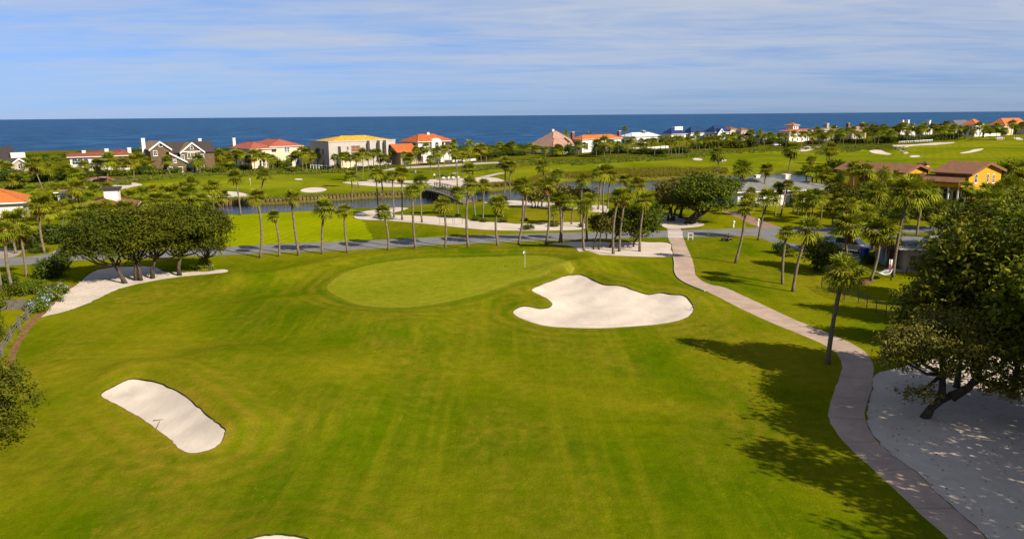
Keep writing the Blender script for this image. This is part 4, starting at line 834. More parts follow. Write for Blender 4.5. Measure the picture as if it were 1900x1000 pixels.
for i, (bx, by, tp, l, r_, bt, mt_, lab) in enumerate([
    (1775, 716, 400, 1682, 1862, 640, 'broad_leaf', 'tall glossy tree behind the leaning oak, left of two'), (1880, 735, 358, 1780, 2000, 650, 'broad_leaf', 'tallest glossy tree at the right edge'),
    (1715, 640, 505, 1662, 1775, 620, 'broad_leaf', 'low dark glossy tree at the end of the wire fence'), (1925, 790, 470, 1840, 2050, 700, 'broad_leaf', 'dark tree cut off by the right edge behind the leaning oak'), (1760, 560, 415, 1712, 1830, 545, 'broad_leaf', 'dense green tree close behind the bungalow corner'), (1832, 610, 372, 1772, 1905, 590, 'broad_leaf', 'tall dark tree between the two glossy trees at the right'), (1800, 505, 380, 1748, 1856, 490, 'oak_leaf', 'rounded dark tree below the ochre house porch'), (1885, 520, 350, 1832, 1950, 500, 'oak_leaf', 'dark tree at the right edge below the ochre balcony')]):
    oak_px(lab, bx, by, tp, l, r_, 60 + i, mt_, group=GR, bottom=bt, size=.19, n_lobe=9, name='magnolia_tree', cat='tree', dens=1.25)
# leaning near oak on the shaded sand
P = GH(1716, 772); m = mpp(P)
lb = [(1.2, .6, 4.3, 2.2, 2.0, 1.5), (-0.6, .4, 4.2, 2.0, 1.8, 1.2), (3.3, .3, 4.0, 2.2, 2.0, 1.6), (5.2, .6, 3.6, 2.0, 2.2, 1.5), (1.8, 1.8, 5.0, 2.1, 1.7, 1.1), (4.0, 1.4, 4.9, 1.9, 1.7, 1.1), (-1.0, -.8, 1.75, 0.95, .55, .26), (-1.6, -.2, 3.5, 1.3, 1.0, .8), (2.0, -.6, 3.2, 1.7, 1.2, .8), (3.8, -1.4, 2.2, 1.4, .9, .5), (5.8, -.9, 2.6, 1.5, 1.0, .8)]
tree('live_oak', 'near oak with a trunk leaning right over the shaded sand', 'oak tree', P, lb, [[(0, 0, -.15), (.35, .05, .55), (1.0, .1, 1.05), (2.0, .2, 1.45), (3.2, .3, 2.2)], [(.9, .1, .95), (.95, .15, 1.6), (.9, .2, 2.6)], [(1.5, .1, 1.2), (2.2, -.3, 1.9), (2.7, -.4, 2.8)]],
     980, 34, .105, .27, 71, 'oak_brown_leaf', tw=.24, twigs=110)
# oaks standing out of the frame to the right: their shade falls across fairway and path
for i, (x, y, rx, h) in enumerate([(29.4, 34.0, 3.8, 11.8), (29.8, 27.2, 4.8, 13.5), (36.8, 33.0, 4.6, 12.5), (34.8, 40.5, 3.2, 8.0), (30.2, 19.5, 5.0, 13.5), (38.5, 26.0, 5.0, 13.0), (31.5, 12.0, 4.8, 13.0)]):
    rz = h * .34; lbs = lobes_for(rx, rz, h * .64, 8, 80 + i)
    tree('live_oak', f'oak beyond the right edge of the shaded sand, {ordn(i)} one from the camera side' if 0 else f'spreading oak right of the shaded sand, {ORD[i]} of the row', 'oak tree', Vector((x, y, hz(x, y))), lbs, [[(0, 0, -.1), (.2, .1, h * .2), (.1, 0, h * .4)]], 500 if i in (0, 1) else 330, 22, .19, .38, 90 + i, 'oak_leaf', 'oaks right of the shaded sand', tw=.26)
# tree at the left edge, crown reaching into the picture
for i, (x, y, z, rx, rz, lab) in enumerate([(-29.6, 38.8, 0, 3.3, 2.4, 'dark leafy tree cut off by the left edge near the kidney bunker'), (-42.6, 57.5, 0, 2.6, 1.6, 'bushy tree at the left edge below the rail fence')]):
    tree('broadleaf_tree', lab, 'tree', Vector((x, y, hz(x, y))), lobes_for(rx, rz, 2.9 if i == 0 else 2.0, 7, 120 + i), [[(0, 0, -.1), (.1, 0, 1.0), (.1, .1, 2.0)]], 620 if i == 0 else 300, 30, .10, .26, 130 + i, 'oak_leaf', tw=.18)
# shrubs: a few shapes, each copied
BUSH = {}
for kind, mat, n in (('shrub', 'shrub_leaf', 3), ('hedge', 'hedge_leaf', 2), ('scrub', 'scrub_leaf', 2), ('palmetto', None, 2)):
    for i in range(n):
        if kind == 'palmetto': BUSH[(kind, i)] = (CROWN[('fan', i)], None); continue
        me, mt = tree_meshes(lobes_for(1.0, .55, .5, 6, 150 + i + len(mat)), [[(0, 0, -.05), (0, 0, .2), (.02, 0, .35)]], 130, 16, .085, .14, 160 + i, mat, tw=.05, twigs=8)
        o = mt.build('tmp', 'oak_bark'); BUSH[(kind, i)] = (me, o.data); bpy.data.objects.remove(o)
def bush(label, px, py, w, h, kind='shrub', group=None, i=0, deep=None):
    P = GH(px, py); m = mpp(P); root = empty('palmetto_shrub' if kind == 'palmetto' else kind + '_bush', (P.x, P.y, P.z - .03)); me, st = BUSH[(kind, i % (3 if kind == 'shrub' else 2))]
    f = link('foliage', me, root); sx_ = w / 2 * m; f.rotation_euler = (0, 0, R.uniform(0, 6.28)) if deep is None else (0, 0, 0)
    if kind == 'palmetto': f.scale = (sx_ * 1.1, sx_ * 1.1, sx_ * 1.1); f.location = (0, 0, h * m * .3)
    else: f.scale = (sx_ / 1.0, (deep or sx_) / 1.0, h * m / 1.05)
    if st:
        s_ = link('stem', st, root); s_.scale = f.scale
    else:
        MB().tube([(0, 0, -.05), (.03, 0, h * m * .32)], [.12, .10], 7).build('stem', 'palm_bark', root)
    tag(root, label, 'shrub', group); return root
def bushset(rows, phrase, group):
    rows = sorted(rows, key=lambda q: q[0])
    for i, q in enumerate(rows):
        kd = q[4]; d = {'shrub': 'green shrub', 'hedge': 'dark green shrub', 'scrub': 'yellowish scrub bush', 'palmetto': 'low palmetto clump'}[kd]
        bush(f'{d}, {ordn(i)} from the left {phrase}', q[0], q[1], q[2], q[3], kd, group, i)
bushset([(8, 572, 40, 26, 'shrub'), (-8, 566, 34, 24, 'shrub'), (30, 548, 44, 24, 'shrub'), (60, 545, 46, 26, 'shrub'), (92, 515, 56, 34, 'hedge'), (112, 500, 40, 30, 'hedge'), (14, 530, 40, 22, 'hedge'), (48, 462, 50, 12, 'hedge'), (70, 468, 34, 9, 'hedge'), (96, 448, 60, 30, 'hedge'), (120, 452, 46, 26, 'hedge'), (380, 500, 40, 26, 'palmetto'), (160, 462, 40, 18, 'shrub'), (55, 430, 40, 20, 'hedge')],
        'among the left garden shrubs', 'left garden shrubs')
# pale blue flowering shrubs by the left fence
for i, (px, py, w, h, lab) in enumerate([(72, 577, 40, 24, 'pale blue flowering shrub next to the rail fence post'), (92, 560, 48, 24, 'pale blue flowering shrub in the middle of the left bed'), (108, 545, 34, 20, 'pale blue flowering shrub at the top of the left bed')]):
    o = bush(lab, px, py, w, h, 'shrub', 'pale blue flowering shrubs', i); rng = np.random.default_rng(i); P = GH(px, py); m = mpp(P)
    V, Fq, C = leafcloud([(0, 0, h * m * .5, w * m * .52, w * m * .52, h * m * .5)], 40, 6, .055, .12, rng); link('flowers', fastmesh('flowers', V, Fq, 'flower_petal'), o)
bushset([(1448, 470, 30, 22, 'hedge'), (1465, 476, 26, 16, 'palmetto'), (1530, 505, 46, 36, 'hedge'), (1610, 490, 24, 18, 'hedge'), (1640, 476, 30, 14, 'hedge'), (1690, 492, 36, 24, 'shrub'), (1705, 500, 26, 18, 'shrub'), (1665, 490, 16, 22, 'hedge'), (1762, 384, 32, 14, 'hedge'), (1790, 380, 26, 12, 'hedge'), (1742, 408, 60, 34, 'hedge'), (1700, 404, 50, 20, 'shrub'), (1580, 400, 46, 24, 'hedge'), (1545, 395, 26, 16, 'hedge'), (1845, 412, 60, 30, 'shrub'),
         (1500, 384, 22, 8, 'hedge'), (1395, 384, 30, 8, 'hedge'), (1470, 384, 24, 7, 'hedge'), (1646, 405, 40, 20, 'hedge'), (1800, 415, 50, 26, 'shrub'), (1665, 565, 30, 26, 'shrub'), (1880, 420, 50, 40, 'hedge')], 'among the right garden shrubs', 'right garden shrubs')
bushset([(884, 409, 18, 8, 'scrub'), (899, 411, 16, 6, 'scrub'), (934, 412, 18, 8, 'scrub'), (973, 410, 12, 6, 'scrub'), (980, 425, 24, 9, 'scrub'), (1028, 419, 22, 7, 'scrub'), (891, 374, 12, 6, 'shrub'), (850, 402, 12, 5, 'scrub'), (820, 360, 20, 14, 'hedge'), (1078, 421, 10, 6, 'scrub'), (783, 333, 26, 7, 'scrub')], 'among the low clumps on the waste sand', 'low clumps on the waste sand')
bushset([(20, 335, 60, 20, 'hedge'), (60, 338, 60, 20, 'hedge'), (105, 338, 50, 16, 'hedge'), (140, 334, 50, 18, 'shrub'), (165, 330, 24, 14, 'shrub'), (190, 327, 36, 12, 'hedge'), (222, 326, 40, 12, 'shrub'), (255, 324, 30, 14, 'hedge'), (275, 324, 28, 14, 'hedge'), (292, 326, 40, 12, 'shrub'), (325, 322, 26, 12, 'shrub'), (345, 320, 26, 9, 'hedge'), (383, 320, 24, 9, 'shrub'), (405, 322, 28, 14, 'shrub'), (430, 318, 30, 12, 'hedge'), (455, 316, 26, 10, 'shrub'), (478, 312, 20, 8, 'hedge'),
         (510, 311, 34, 16, 'shrub'), (525, 310, 30, 12, 'shrub'), (572, 313, 24, 9, 'hedge'), (605, 313, 16, 6, 'hedge'), (622, 313, 18, 9, 'shrub'), (655, 311, 12, 12, 'hedge'), (785, 300, 26, 10, 'hedge'), (830, 298, 26, 16, 'hedge'), (860, 298, 30, 12, 'hedge'), (900, 298, 30, 16, 'hedge'), (918, 292, 30, 10, 'hedge'), (950, 288, 60, 9, 'hedge'), (1033, 290, 26, 18, 'hedge'), (1056, 290, 24, 22, 'hedge'), (1110, 288, 30, 18, 'hedge'), (1140, 284, 30, 20, 'hedge'), (1165, 284, 34, 9, 'shrub'), (1195, 286, 40, 12, 'shrub'),
         (1225, 286, 36, 10, 'hedge'), (1262, 284, 40, 10, 'hedge'), (1300, 276, 40, 12, 'hedge'), (1327, 274, 30, 20, 'hedge'), (1365, 275, 40, 14, 'shrub'), (1393, 274, 26, 18, 'hedge'), (1430, 268, 30, 10, 'hedge'), (1455, 270, 30, 9, 'hedge'), (1508, 268, 30, 8, 'hedge'), (1560, 266, 40, 9, 'hedge'), (1600, 266, 40, 9, 'shrub'), (1640, 266, 40, 12, 'hedge'), (1680, 262, 40, 12, 'hedge'), (1720, 260, 40, 10, 'hedge'), (1760, 258, 40, 12, 'hedge'), (1800, 252, 30, 10, 'hedge'), (1840, 250, 40, 14, 'hedge'), (1865, 248, 40, 10, 'shrub'), (1895, 247, 40, 12, 'hedge')],
        'along the foot of the shore houses', 'shrubs along the shore houses')
# leaf litter on the shaded sand and under the left oaks
def litter(name, label, poly, n, seed):
    rng = np.random.default_rng(seed); P = gpolyh(poly, 2); lo, hi = P.min(0), P.max(0); q = rng.random((n * 4, 2)) * (hi - lo) + lo; q = q[inpoly(P, q[:, 0], q[:, 1])][:n]; m = len(q)
    z = H0(q[:, 0], q[:, 1]) - 0.055; an = rng.random(m) * 6.28; s = (.03 + .05 * rng.random(m)); V = np.empty((m * 4, 3)); a = np.column_stack([np.cos(an) * s, np.sin(an) * s, .012 * rng.random(m)]); b_ = np.column_stack([-np.sin(an) * s * .6, np.cos(an) * s * .6, np.zeros(m)]); c0 = np.column_stack([q, z])
    V[0::4] = c0 - a; V[1::4] = c0 - b_; V[2::4] = c0 + a; V[3::4] = c0 + b_ + (0, 0, .015); V[:, 2] += .02
    tag(link(name, fastmesh(name, V, np.arange(m * 4).reshape(-1, 4), 'palm_dry')), label, kind='stuff')
litter('leaf_litter', 'scattered brown leaf litter on the shaded sand', RSAND, 700, 1); litter('leaf_litter', 'scattered brown leaf litter under the left oaks', LWASTE, 350, 2)
# uncountable ground cover: dune scrub and reeds
def cover(name, label, quads, n, hgt_, wid, mat, blades=7, mound=False, seed=0):
    rng = np.random.default_rng(seed); VV = []; r = random.Random(seed)
    ar = [abs((q[2] - q[0]) * (q[3] - q[1])) for q in quads]; pts = []
    for q, a in zip(quads, ar):
        for _ in range(int(n * a / sum(ar)) + 1):
            t = r.random(); px = q[0] + (q[2] - q[0]) * t; mid = q[1] + (q[3] - q[1]) * t + r.uniform(-.5, .5) * q[4]; p = G(px, mid); pts.append((p.x, p.y))
    pts = np.array(pts); Z = H0(pts[:, 0], pts[:, 1]); ok = ~inpoly(POND, pts[:, 0], pts[:, 1]); pts, Z = pts[ok], Z[ok]; m = len(pts)
    idx = np.repeat(np.arange(m), blades); k = len(idx); base = np.column_stack([pts[idx], Z[idx] - .05])
    if mound:
        s = (0.6 + .9 * rng.random(m))[idx][:, None] * hgt_; d = rng.normal(size=(k, 3)); d[:, 2] = np.abs(d[:, 2]); d /= np.linalg.norm(d, axis=1, keepdims=True); P = base + d * s * (1.5, 1.5, .8)
        nr_ = rng.normal(size=(k, 3)) + (0, 0, .8); nr_ /= np.linalg.norm(nr_, axis=1, keepdims=True); a = np.cross(nr_, rng.normal(size=(k, 3))); a /= np.linalg.norm(a, axis=1, keepdims=True); b = np.cross(nr_, a); V = np.empty((k * 4, 3))
        V[0::4] = P - a * wid; V[1::4] = P - b * wid * .6; V[2::4] = P + a * wid; V[3::4] = P + b * wid * .6; Fq = np.arange(k * 4).reshape(-1, 4)
    else:
        base[:, :2] += rng.normal(size=(k, 2)) * wid * 2.5; h = hgt_ * (.6 + .7 * rng.random(k)); an = rng.random(k) * 6.28; V = np.empty((k * 3, 3)); o = np.column_stack([np.cos(an), np.sin(an), np.zeros(k)]) * wid
        V[0::3] = base - o; V[1::3] = base + o; V[2::3] = base + np.column_stack([rng.normal(size=(k, 2)) * h[:, None] * .22, h]); Fq = np.arange(k * 3).reshape(-1, 3)
    tag(link(name, fastmesh(name, V, Fq, mat)), label, kind='stuff')
cover('reeds', 'yellowish reeds and grass along the far pond bank', [(1040, 331, 1140, 327, 12), (1140, 326, 1250, 320, 18), (1250, 320, 1350, 318, 16), (985, 341, 1040, 328, 14), (900, 350, 985, 343, 9), (870, 353, 905, 349, 6)], 9000, 1.0, .10, 'reed_leaf', 6, seed=3)
cover('bank_grass', 'tall tan grass behind the timber bulkhead', [(410, 370, 540, 366, 5), (540, 365, 760, 357, 5)], 1500, .45, .07, 'scrub_leaf', 5, seed=4)
cover('dune_scrub', 'low green and yellow scrub between fairway and shore houses', [(240, 334, 420, 320, 8), (420, 322, 720, 311, 10), (940, 306, 1060, 300, 11), (1060, 303, 1200, 291, 12), (1200, 294, 1330, 284, 12), (1330, 283, 1480, 277, 8), (1515, 282, 1645, 274, 9), (1480, 276, 1650, 268, 6), (1650, 274, 1680, 280, 8), (0, 348, 240, 340, 8), (860, 318, 940, 312, 4)], 2600, .55, .26, 'scrub_leaf', 26, True, 5)
cover('dune_thicket', 'dark dune thicket behind the shore houses', [(-60, 300, 240, 293, 8), (240, 292, 600, 282, 8), (600, 284, 900, 277, 8), (900, 280, 1200, 268, 6), (1200, 266, 1500, 252, 5), (1500, 254, 1900, 240, 6), (1500, 264, 1760, 258, 8), (1760, 250, 1900, 245, 4)], 1500, 1.1, .42, 'hedge_leaf', 30, True, 6)

# ------------------------------------------------------------------ houses
A38 = math.radians(38)
class House:
    """near corner at image point (px, py); front wall runs along u to column pxr, left wall runs back along v to column pxl"""
    def __init__(s, name, label, px, py, a, pxr, pxl, pye, pyr, cat='house', depth_=None, group=None):
        s.P = GH(px, py); s.a = a; s.u = Vector((math.cos(a), math.sin(a), 0)); s.v = Vector((-math.sin(a), math.cos(a), 0))
        s.W = span(s.P, s.u, pxr); s.D = depth_ or min(26, span(s.P, s.v, pxl)); s.ze = hgt(s.P, pye) - s.P.z
        c = s.P + s.u * s.W / 2 + s.v * s.D / 2; s.zr = hgt(c, pyr) - s.P.z
        s.root = empty(name, (s.P.x, s.P.y, s.P.z - 0.1), a); tag(s.root, label, cat, group)
    def upx(s, px, v=0.0):                                # local u on the front wall that shows at column px
        Q = s.P + s.v * v; lo, hi = -40.0, 120.0
        for _ in range(50):
            m = (lo + hi) / 2
            if proj(Q + s.u * m)[0] < px: lo = m
            else: hi = m
        return lo
    def zpy(s, py, u=0.0, v=0.0): return hgt(s.P + s.u * u + s.v * v, py) - s.P.z
    def wall(s, u0, u1, v0, v1, z0, z1, mat, name='wall'):
        return MB().box(u0, u1, v0, v1, z0 - (0.3 if z0 == 0 else 0), z1 + 0.1).build(name, mat, s.root)
    def hip(s, u0, u1, v0, v1, ze, zr, mat, over=0.55, name='roof', fascia='white_trim', inset=None):
        u0, u1, v0, v1 = u0 - over, u1 + over, v0 - over, v1 + over; ze += 0.1; t = 0.16
        if u1 - u0 >= v1 - v0:
            k = inset if inset is not None else (v1 - v0) / 2; m = (v0 + v1) / 2; k = min(k, (u1 - u0) / 2 - 0.05); r0, r1 = (u0 + k, m, zr), (u1 - k, m, zr); fs = [(0, 1, 5, 4), (1, 2, 5), (2, 3, 4, 5), (3, 0, 4)]
        else:
            k = inset if inset is not None else (u1 - u0) / 2; m = (u0 + u1) / 2; k = min(k, (v1 - v0) / 2 - 0.05); r0, r1 = (m, v0 + k, zr), (m, v1 - k, zr); fs = [(0, 1, 4), (1, 2, 5, 4), (2, 3, 5), (3, 0, 4, 5)]
        o = MB().add([(u0, v0, ze + t), (u1, v0, ze + t), (u1, v1, ze + t), (u0, v1, ze + t), r0, r1], fs + [(3, 2, 1, 0)]).build(name, mat, s.root)
        MB().box(u0 + .02, u1 - .02, v0 + .02, v1 - .02, ze - .06, ze + t - .004).build('eaves', fascia, o)
        mr_ = MB(); cs = [(u0, v0, ze + t), (u1, v0, ze + t), (u1, v1, ze + t), (u0, v1, ze + t)]
        mr_.tube([Vector(r0) + Vector((0, 0, .05)), Vector(r1) + Vector((0, 0, .05))], .10, 5)
        for c in cs:
            e = r0 if (Vector(c) - Vector(r0)).length < (Vector(c) - Vector(r1)).length else r1; mr_.tube([Vector(c) + Vector((0, 0, .04)), Vector(e) + Vector((0, 0, .04))], .09, 5)
        mr_.build('ridge_cap', mat, o); return o
    def gable(s, u0, u1, v0, v1, ze, zr, mat, axis='v', over=0.5, wallmat=None, trim='white_trim', name='roof'):
        """axis 'v': ridge runs back from the front, gable faces the front; 'u': ridge runs along the front"""
        th = 0.22; o = MB()
        if axis == 'v':
            m = (u0 + u1) / 2; sl = (zr - ze) / ((u1 - u0) / 2); d = over
            pl = [(u0 - d, ze - sl * d), (m, zr), (u1 + d, ze - sl * d), (u1 + d, ze - sl * d + th), (m, zr + th), (u0 - d, ze - sl * d + th)]
            o.prism(pl, v0 - d, v1 + d); ob = o.build(name, mat, s.root)
            if wallmat: MB().prism([(u0, ze), (u1, ze), (m, zr - .02)], v0 + .003, v1 - .003).build('gable_wall', wallmat, s.root)
            if trim:
                for a, b in (((u0 - d, ze - sl * d), (m, zr)), ((u1 + d, ze - sl * d), (m, zr))):
                    MB().prism([(a[0], a[1] - .30), (a[0], a[1] + th + .03), (b[0], b[1] + th + .03), (b[0], b[1] - .30)], v0 - d - .10, v0 - d - .005).build('bargeboard', trim, ob)
        else:
            m = (v0 + v1) / 2; sl = (zr - ze) / ((v1 - v0) / 2); d = over
            pl = [(v0 - d, ze - sl * d), (m, zr), (v1 + d, ze - sl * d), (v1 + d, ze - sl * d + th), (m, zr + th), (v0 - d, ze - sl * d + th)]
            n = len(pl); vs = [(u0 - d, y, z) for y, z in pl] + [(u1 + d, y, z) for y, z in pl]
            ob = o.add(vs, [tuple(range(n)), tuple(reversed(range(n, 2 * n)))] + [(i, (i + 1) % n, n + (i + 1) % n, n + i) for i in range(n)]).build(name, mat, s.root)
            if wallmat:
                vs = [(x, y, z) for x in (u0 + .003, u1 - .003) for y, z in ((v0, ze), (v1, ze), (m, zr - .02))]
                MB().add(vs, [(0, 1, 2), (5, 4, 3), (0, 3, 4, 1), (1, 4, 5, 2), (2, 5, 3, 0)]).build('gable_wall', wallmat, s.root)
        return ob
    def win(s, u, z, w, h, face='front', off=0.0, frame='white_trim', pane='glass_pane', bars=True, arch=False, name='window', sill=True):
        """centred at u (or at v on the left wall), bottom at z"""
        def put(mb, nm, mt, par=None):
            o = mb.build(nm, mt, par or s.root)
            if par is None:
                if face == 'front': o.location = (u, off, z)
                elif face == 'right': o.location = (off, u, z); o.rotation_euler = (0, 0, math.pi / 2)
                else: o.location = (off, u, z); o.rotation_euler = (0, 0, -math.pi / 2)
            return o
        def outline(w, h, g=0.0):
            if not arch: return [(-w / 2 - g, -g), (w / 2 + g, -g), (w / 2 + g, h + g), (-w / 2 - g, h + g)]
            r = w / 2 + g; return [(-r, -g), (r, -g)] + [(r * math.cos(t), h - w / 2 + r * math.sin(t)) for t in [math.pi * i / 8 for i in range(9)]]
        f = put(MB().prism(outline(w, h, .14), -.07, .04), name, frame)
        put(MB().prism(outline(w, h), -.095, .03), 'pane', pane, f)
        if bars and w > .6:
            b = MB().box(-.03, .03, -.12, -.09, 0, h).box(-w / 2, w / 2, -.118, -.092, h * .5 - .03, h * .5 + .03); put(b, 'glazing_bar', frame, f)
        if sill: put(MB().box(-w / 2 - .2, w / 2 + .2, -.2, .04, -.24, -.142), 'sill', frame, f)
        return f
    def chimney(s, u, v, z0, z1, w, mat, roof=None, cap='white_trim', d=None):
        d = d or w; o = MB().box(u - w / 2, u + w / 2, v - d / 2, v + d / 2, z0, z1).build('chimney', mat, roof or s.root)
        MB().box(u - w / 2 - .08, u + w / 2 + .08, v - d / 2 - .08, v + d / 2 + .08, z1 - .12, z1 + .06).build('chimney_cap', cap, s.root if roof is None else roof); return o
# cream house with salmon roof
h = House('beach_house', 'cream two-storey house with a salmon hip roof by the sea', 468, 313, A38, 565, 427, 277.5, 262)
W, D, ze, zr = h.W, h.D, h.ze, h.zr; k = h.upx(506)
h.wall(0, k, 0, D, 0, ze, 'cream_wall'); h.wall(k + .01, W, 1.2, D - .01, 0, ze + .55, 'cream_wall')
rf = h.hip(0, k + 2, 0, D, ze, zr, 'metal_salmon', inset=D * .42); h.hip(k, W, 1.2, D, ze + .56, hgt(h.P + h.u * (k + W) / 2 + h.v * D / 2, 258) - h.P.z, 'metal_salmon')
h.chimney(1.0, D * .86, ze - .5, h.zpy(256, 1, D * .86), 1.0, 'white_wall', rf)
for px in (484, 491): h.win(h.upx(px), .9, .8, 2.0)
for px in (532, 537): h.win(h.upx(px, 1.2), h.zpy(282, h.upx(px)), .75, 1.6, off=1.2)
h.win(h.upx(537, 1.2), .2, 2.4, 2.6, off=1.2, pane='dark_opening'); h.win(h.upx(553, 1.2), .8, .9, 1.7, off=1.2)
for q in (.25, .5, .75): h.win(D * q, ze * .58, .9, 1.4, 'left'); h.win(D * q, .8, .9, 1.5, 'left')
# unfinished block house
h = House('unfinished_house', 'unfinished grey block house with a yellow plywood roof', 612, 314, A38, 735, 577, 264.5, 252, cat='house')
W, D, ze, zr = h.W, h.D, h.ze, h.zr
h.wall(0, W, 0, D, 0, ze, 'block_wall')
h.hip(2.2, W - 1.2, 1.0, D - 1.0, ze + .05, zr, 'plywood', over=.1, fascia='tan_timber', inset=D * .42)
MB().box(-.15, W + .15, -.15, .35, ze + .102, ze + .5).build('parapet', 'block_wall', h.root); MB().box(-.15, .35, .352, D, ze + .104, ze + .5).build('parapet', 'block_wall', h.root)
for px in (683, 701.5, 713): MB().box(h.upx(px), h.upx(px) + .7, -2.1, -.004, ze * .45, ze + .35).build('fin_wall', 'block_wall', h.root)
for px, y1, y0, w in ((631.5, 271.5, 283, 1.1), (647, 272, 277, .5), (688.5, 268, 275, .7), (724, 268.5, 276, .7), (724.5, 288, 294, .7), (632, 288, 297, .8)):
    u = h.upx(px); z0 = h.zpy(y0, u); h.win(u, z0, w, h.zpy(y1, u) - z0, frame='block_wall', pane='dark_opening', bars=False)
u = h.upx(661.5); h.win(u, h.zpy(281, u), 3.4, 2.1, frame='block_wall', pane='wood_door', bars=True); h.win(u - 1.2, h.zpy(296, u), 1.1, 2.6, frame='block_wall', pane='dark_opening', bars=False); h.win(u + .8, h.zpy(297, u), 1.6, 2.8, frame='block_wall', pane='dark_opening')
h.wall(h.upx(628), h.upx(656), -2.6, -.003, 0, h.zpy(296, h.upx(640)), 'cream_wall', 'garden_room'); h.wall(W + .003, W + 2.2, 1.0, D * .7, 0, ze * .62, 'block_wall', 'side_wing')
h.win(h.upx(625.5), 0.05, .9, 2.0, frame='block_wall', pane='wood_door', bars=False, name='door')
for q, z in ((.3, .55), (.6, .55), (.3, .1), (.62, .1)): h.win(D * q, ze * z, 1.2, 1.9, 'left', frame='block_wall', pane='dark_opening', bars=False)
# brown shingled gabled house
h = House('shingle_house', 'brown shingled house with white trimmed gables and two white chimneys', 318, 320, A38, 400, 272, 283, 262, depth_=11)
P, W, D = h.P, h.W, h.D; ze = h.zpy(283, 0)
h.wall(0, W, 0, D, 0, ze, 'shingle_wall'); rz = h.zpy(264, h.upx(345), D / 2)
rf = h.gable(-1, W, 0, D, ze, rz, 'shingle_dark', 'u', wallmat='shingle_wall')
u0, u1 = h.upx(290, -2), h.upx(316, -2); za = h.zpy(263, (u0 + u1) / 2, -2); zl = h.zpy(276, (u0 + u1) / 2, -2)
u0, u1 = u0 - 1.2, u1 + 0.6
h.wall(u0, u1, -2, D - .5, 0, zl, 'shingle_wall', 'left_wing'); h.gable(u0, u1, -2, D, zl, za, 'roof_tan', 'v', wallmat='shingle_wall')
uc = (u0 + u1) / 2; h.win(uc + .3, zl + .8, .9, .9, off=-2, arch=True, bars=False, sill=False); h.win(uc - 1.6, zl - 2.1, 1.0, 1.5, off=-2)
h.chimney(u0 - .5, D * .4, 0, h.zpy(256.5, u0, D * .4), 1.1, 'white_wall'); h.chimney(h.upx(375, D * .7), D * .7, ze, h.zpy(257.5, h.upx(375), D * .7), 1.0, 'white_wall', rf)
u0, u1 = h.upx(339, -1.6), h.upx(380, -1.6); za = h.zpy(265, (u0 + u1) / 2, -1.6); zl = h.zpy(281, (u0 + u1) / 2, -1.6)
h.wall(u0, u1, -1.6, D - .6, 0, zl, 'shingle_wall', 'right_wing'); h.gable(u0, u1, -1.6, D, zl, za, 'roof_tan', 'v', wallmat='shingle_wall')
uc = (u0 + u1) / 2; h.win(uc, zl + .9, .85, .85, off=-1.6, arch=True, bars=False, sill=False); MB().box(u0 - .2, u1 + .2, -1.75, -1.603, zl - .12, zl + .16).build('trim_board', 'white_trim', h.root)
for q in (-1.1, 0, 1.1): h.win(uc + q, zl - 2.2, .85, 1.7, off=-1.6)
for q in (-3.2, 3.2): h.win(uc + q, zl - 2.6, .9, 1.5, off=-1.6)
h.win(uc - 1.4, 0, 2.4, 2.5, off=-1.6, pane='white_plastic', bars=False, name='garage_door'); h.win(uc + 2.4, .4, 2.0, 2.2, off=-1.6)
u0, u1 = h.upx(312, -5), h.upx(347, -5); zl = h.zpy(301, u1, -5); za = h.zpy(284, u0 + 1, -5)
h.wall(u0, u1, -5, -2.003, 0, zl, 'shingle_wall', 'front_wing')
MB().prism([(u0, zl + .1), (u1, zl + .1), (u0 + 1.2, za)], -5, -1.7).build('gable_wall', 'shingle_wall', h.root)
sr = MB().prism([(u0 + .8, za + .05), (u1 + .8, zl - .25), (u1 + .8, zl), (u0 + .8, za + .3)], -5.4, -1.65).build('roof', 'shingle_dark', h.root)
MB().prism([(u0 + .8, za - .2), (u1 + .8, zl - .5), (u1 + .8, zl + .04), (u0 + .8, za + .34)], -5.55, -5.402).build('bargeboard', 'white_trim', sr)
h.win((u0 + u1) / 2 - .6, zl + .1, .8, 1.0, off=-5); h.win((u0 + u1) / 2 + .9, .5, 1.6, 1.5, off=-5); h.win((u0 + u1) / 2 - 2.2, .5, 1.2, 1.6, off=-5)
# long white mansion
h = House('mansion', 'long white mansion with a brown tile roof and arched windows', 133, 325, math.radians(30), 246, 98, 292.5, 281)
W, D, ze, zr = h.W, h.D, h.ze, h.zr
h.wall(0, W, 0, D, 0, ze, 'white_wall'); rf = h.hip(0, W, 0, D, ze, zr, 'tile_red', .9)
r2 = h.hip(h.upx(212, -1.5), W + .5, -1.5, D, ze + .1, zr + .35, 'tile_red', .9)
for px in (142, 152, 162.5): h.win(h.upx(px), h.zpy(305, h.upx(px)), 1.5, 1.9, arch=True)
for px in (222, 230, 238): h.win(h.upx(px), h.zpy(306, h.upx(px)), 1.6, 2.2, arch=True, pane='wood_door', bars=False)
MB().box(h.upx(217), W, -.6, -.003, h.zpy(309, W * .8), h.zpy(306.5, W * .8)).build('balcony', 'white_wall', h.root)
h.chimney(W + .2, D * .3, 0, h.zpy(274, W, D * .3), 1.1, 'white_wall'); h.chimney(W * .64, D * .6, zr - 1, h.zpy(276, W * .64, D * .6), 1.2, 'white_wall', rf); h.chimney(W * .25, D * .6, zr - 1, zr + .35, 1.1, 'white_wall', rf)
u = h.upx(157, -4); po = h.gable(u - 1.6, u + 1.6, -4, 0, 2.6, 3.4, 'tile_red', 'v', trim=None, name='porch_roof', wallmat='white_wall')
for q in (-1.4, 1.4): MB().tube([(u + q, -3.8, -.2), (u + q, -3.8, 2.65)], .22, 8).build('porch_column', 'white_wall', h.root)
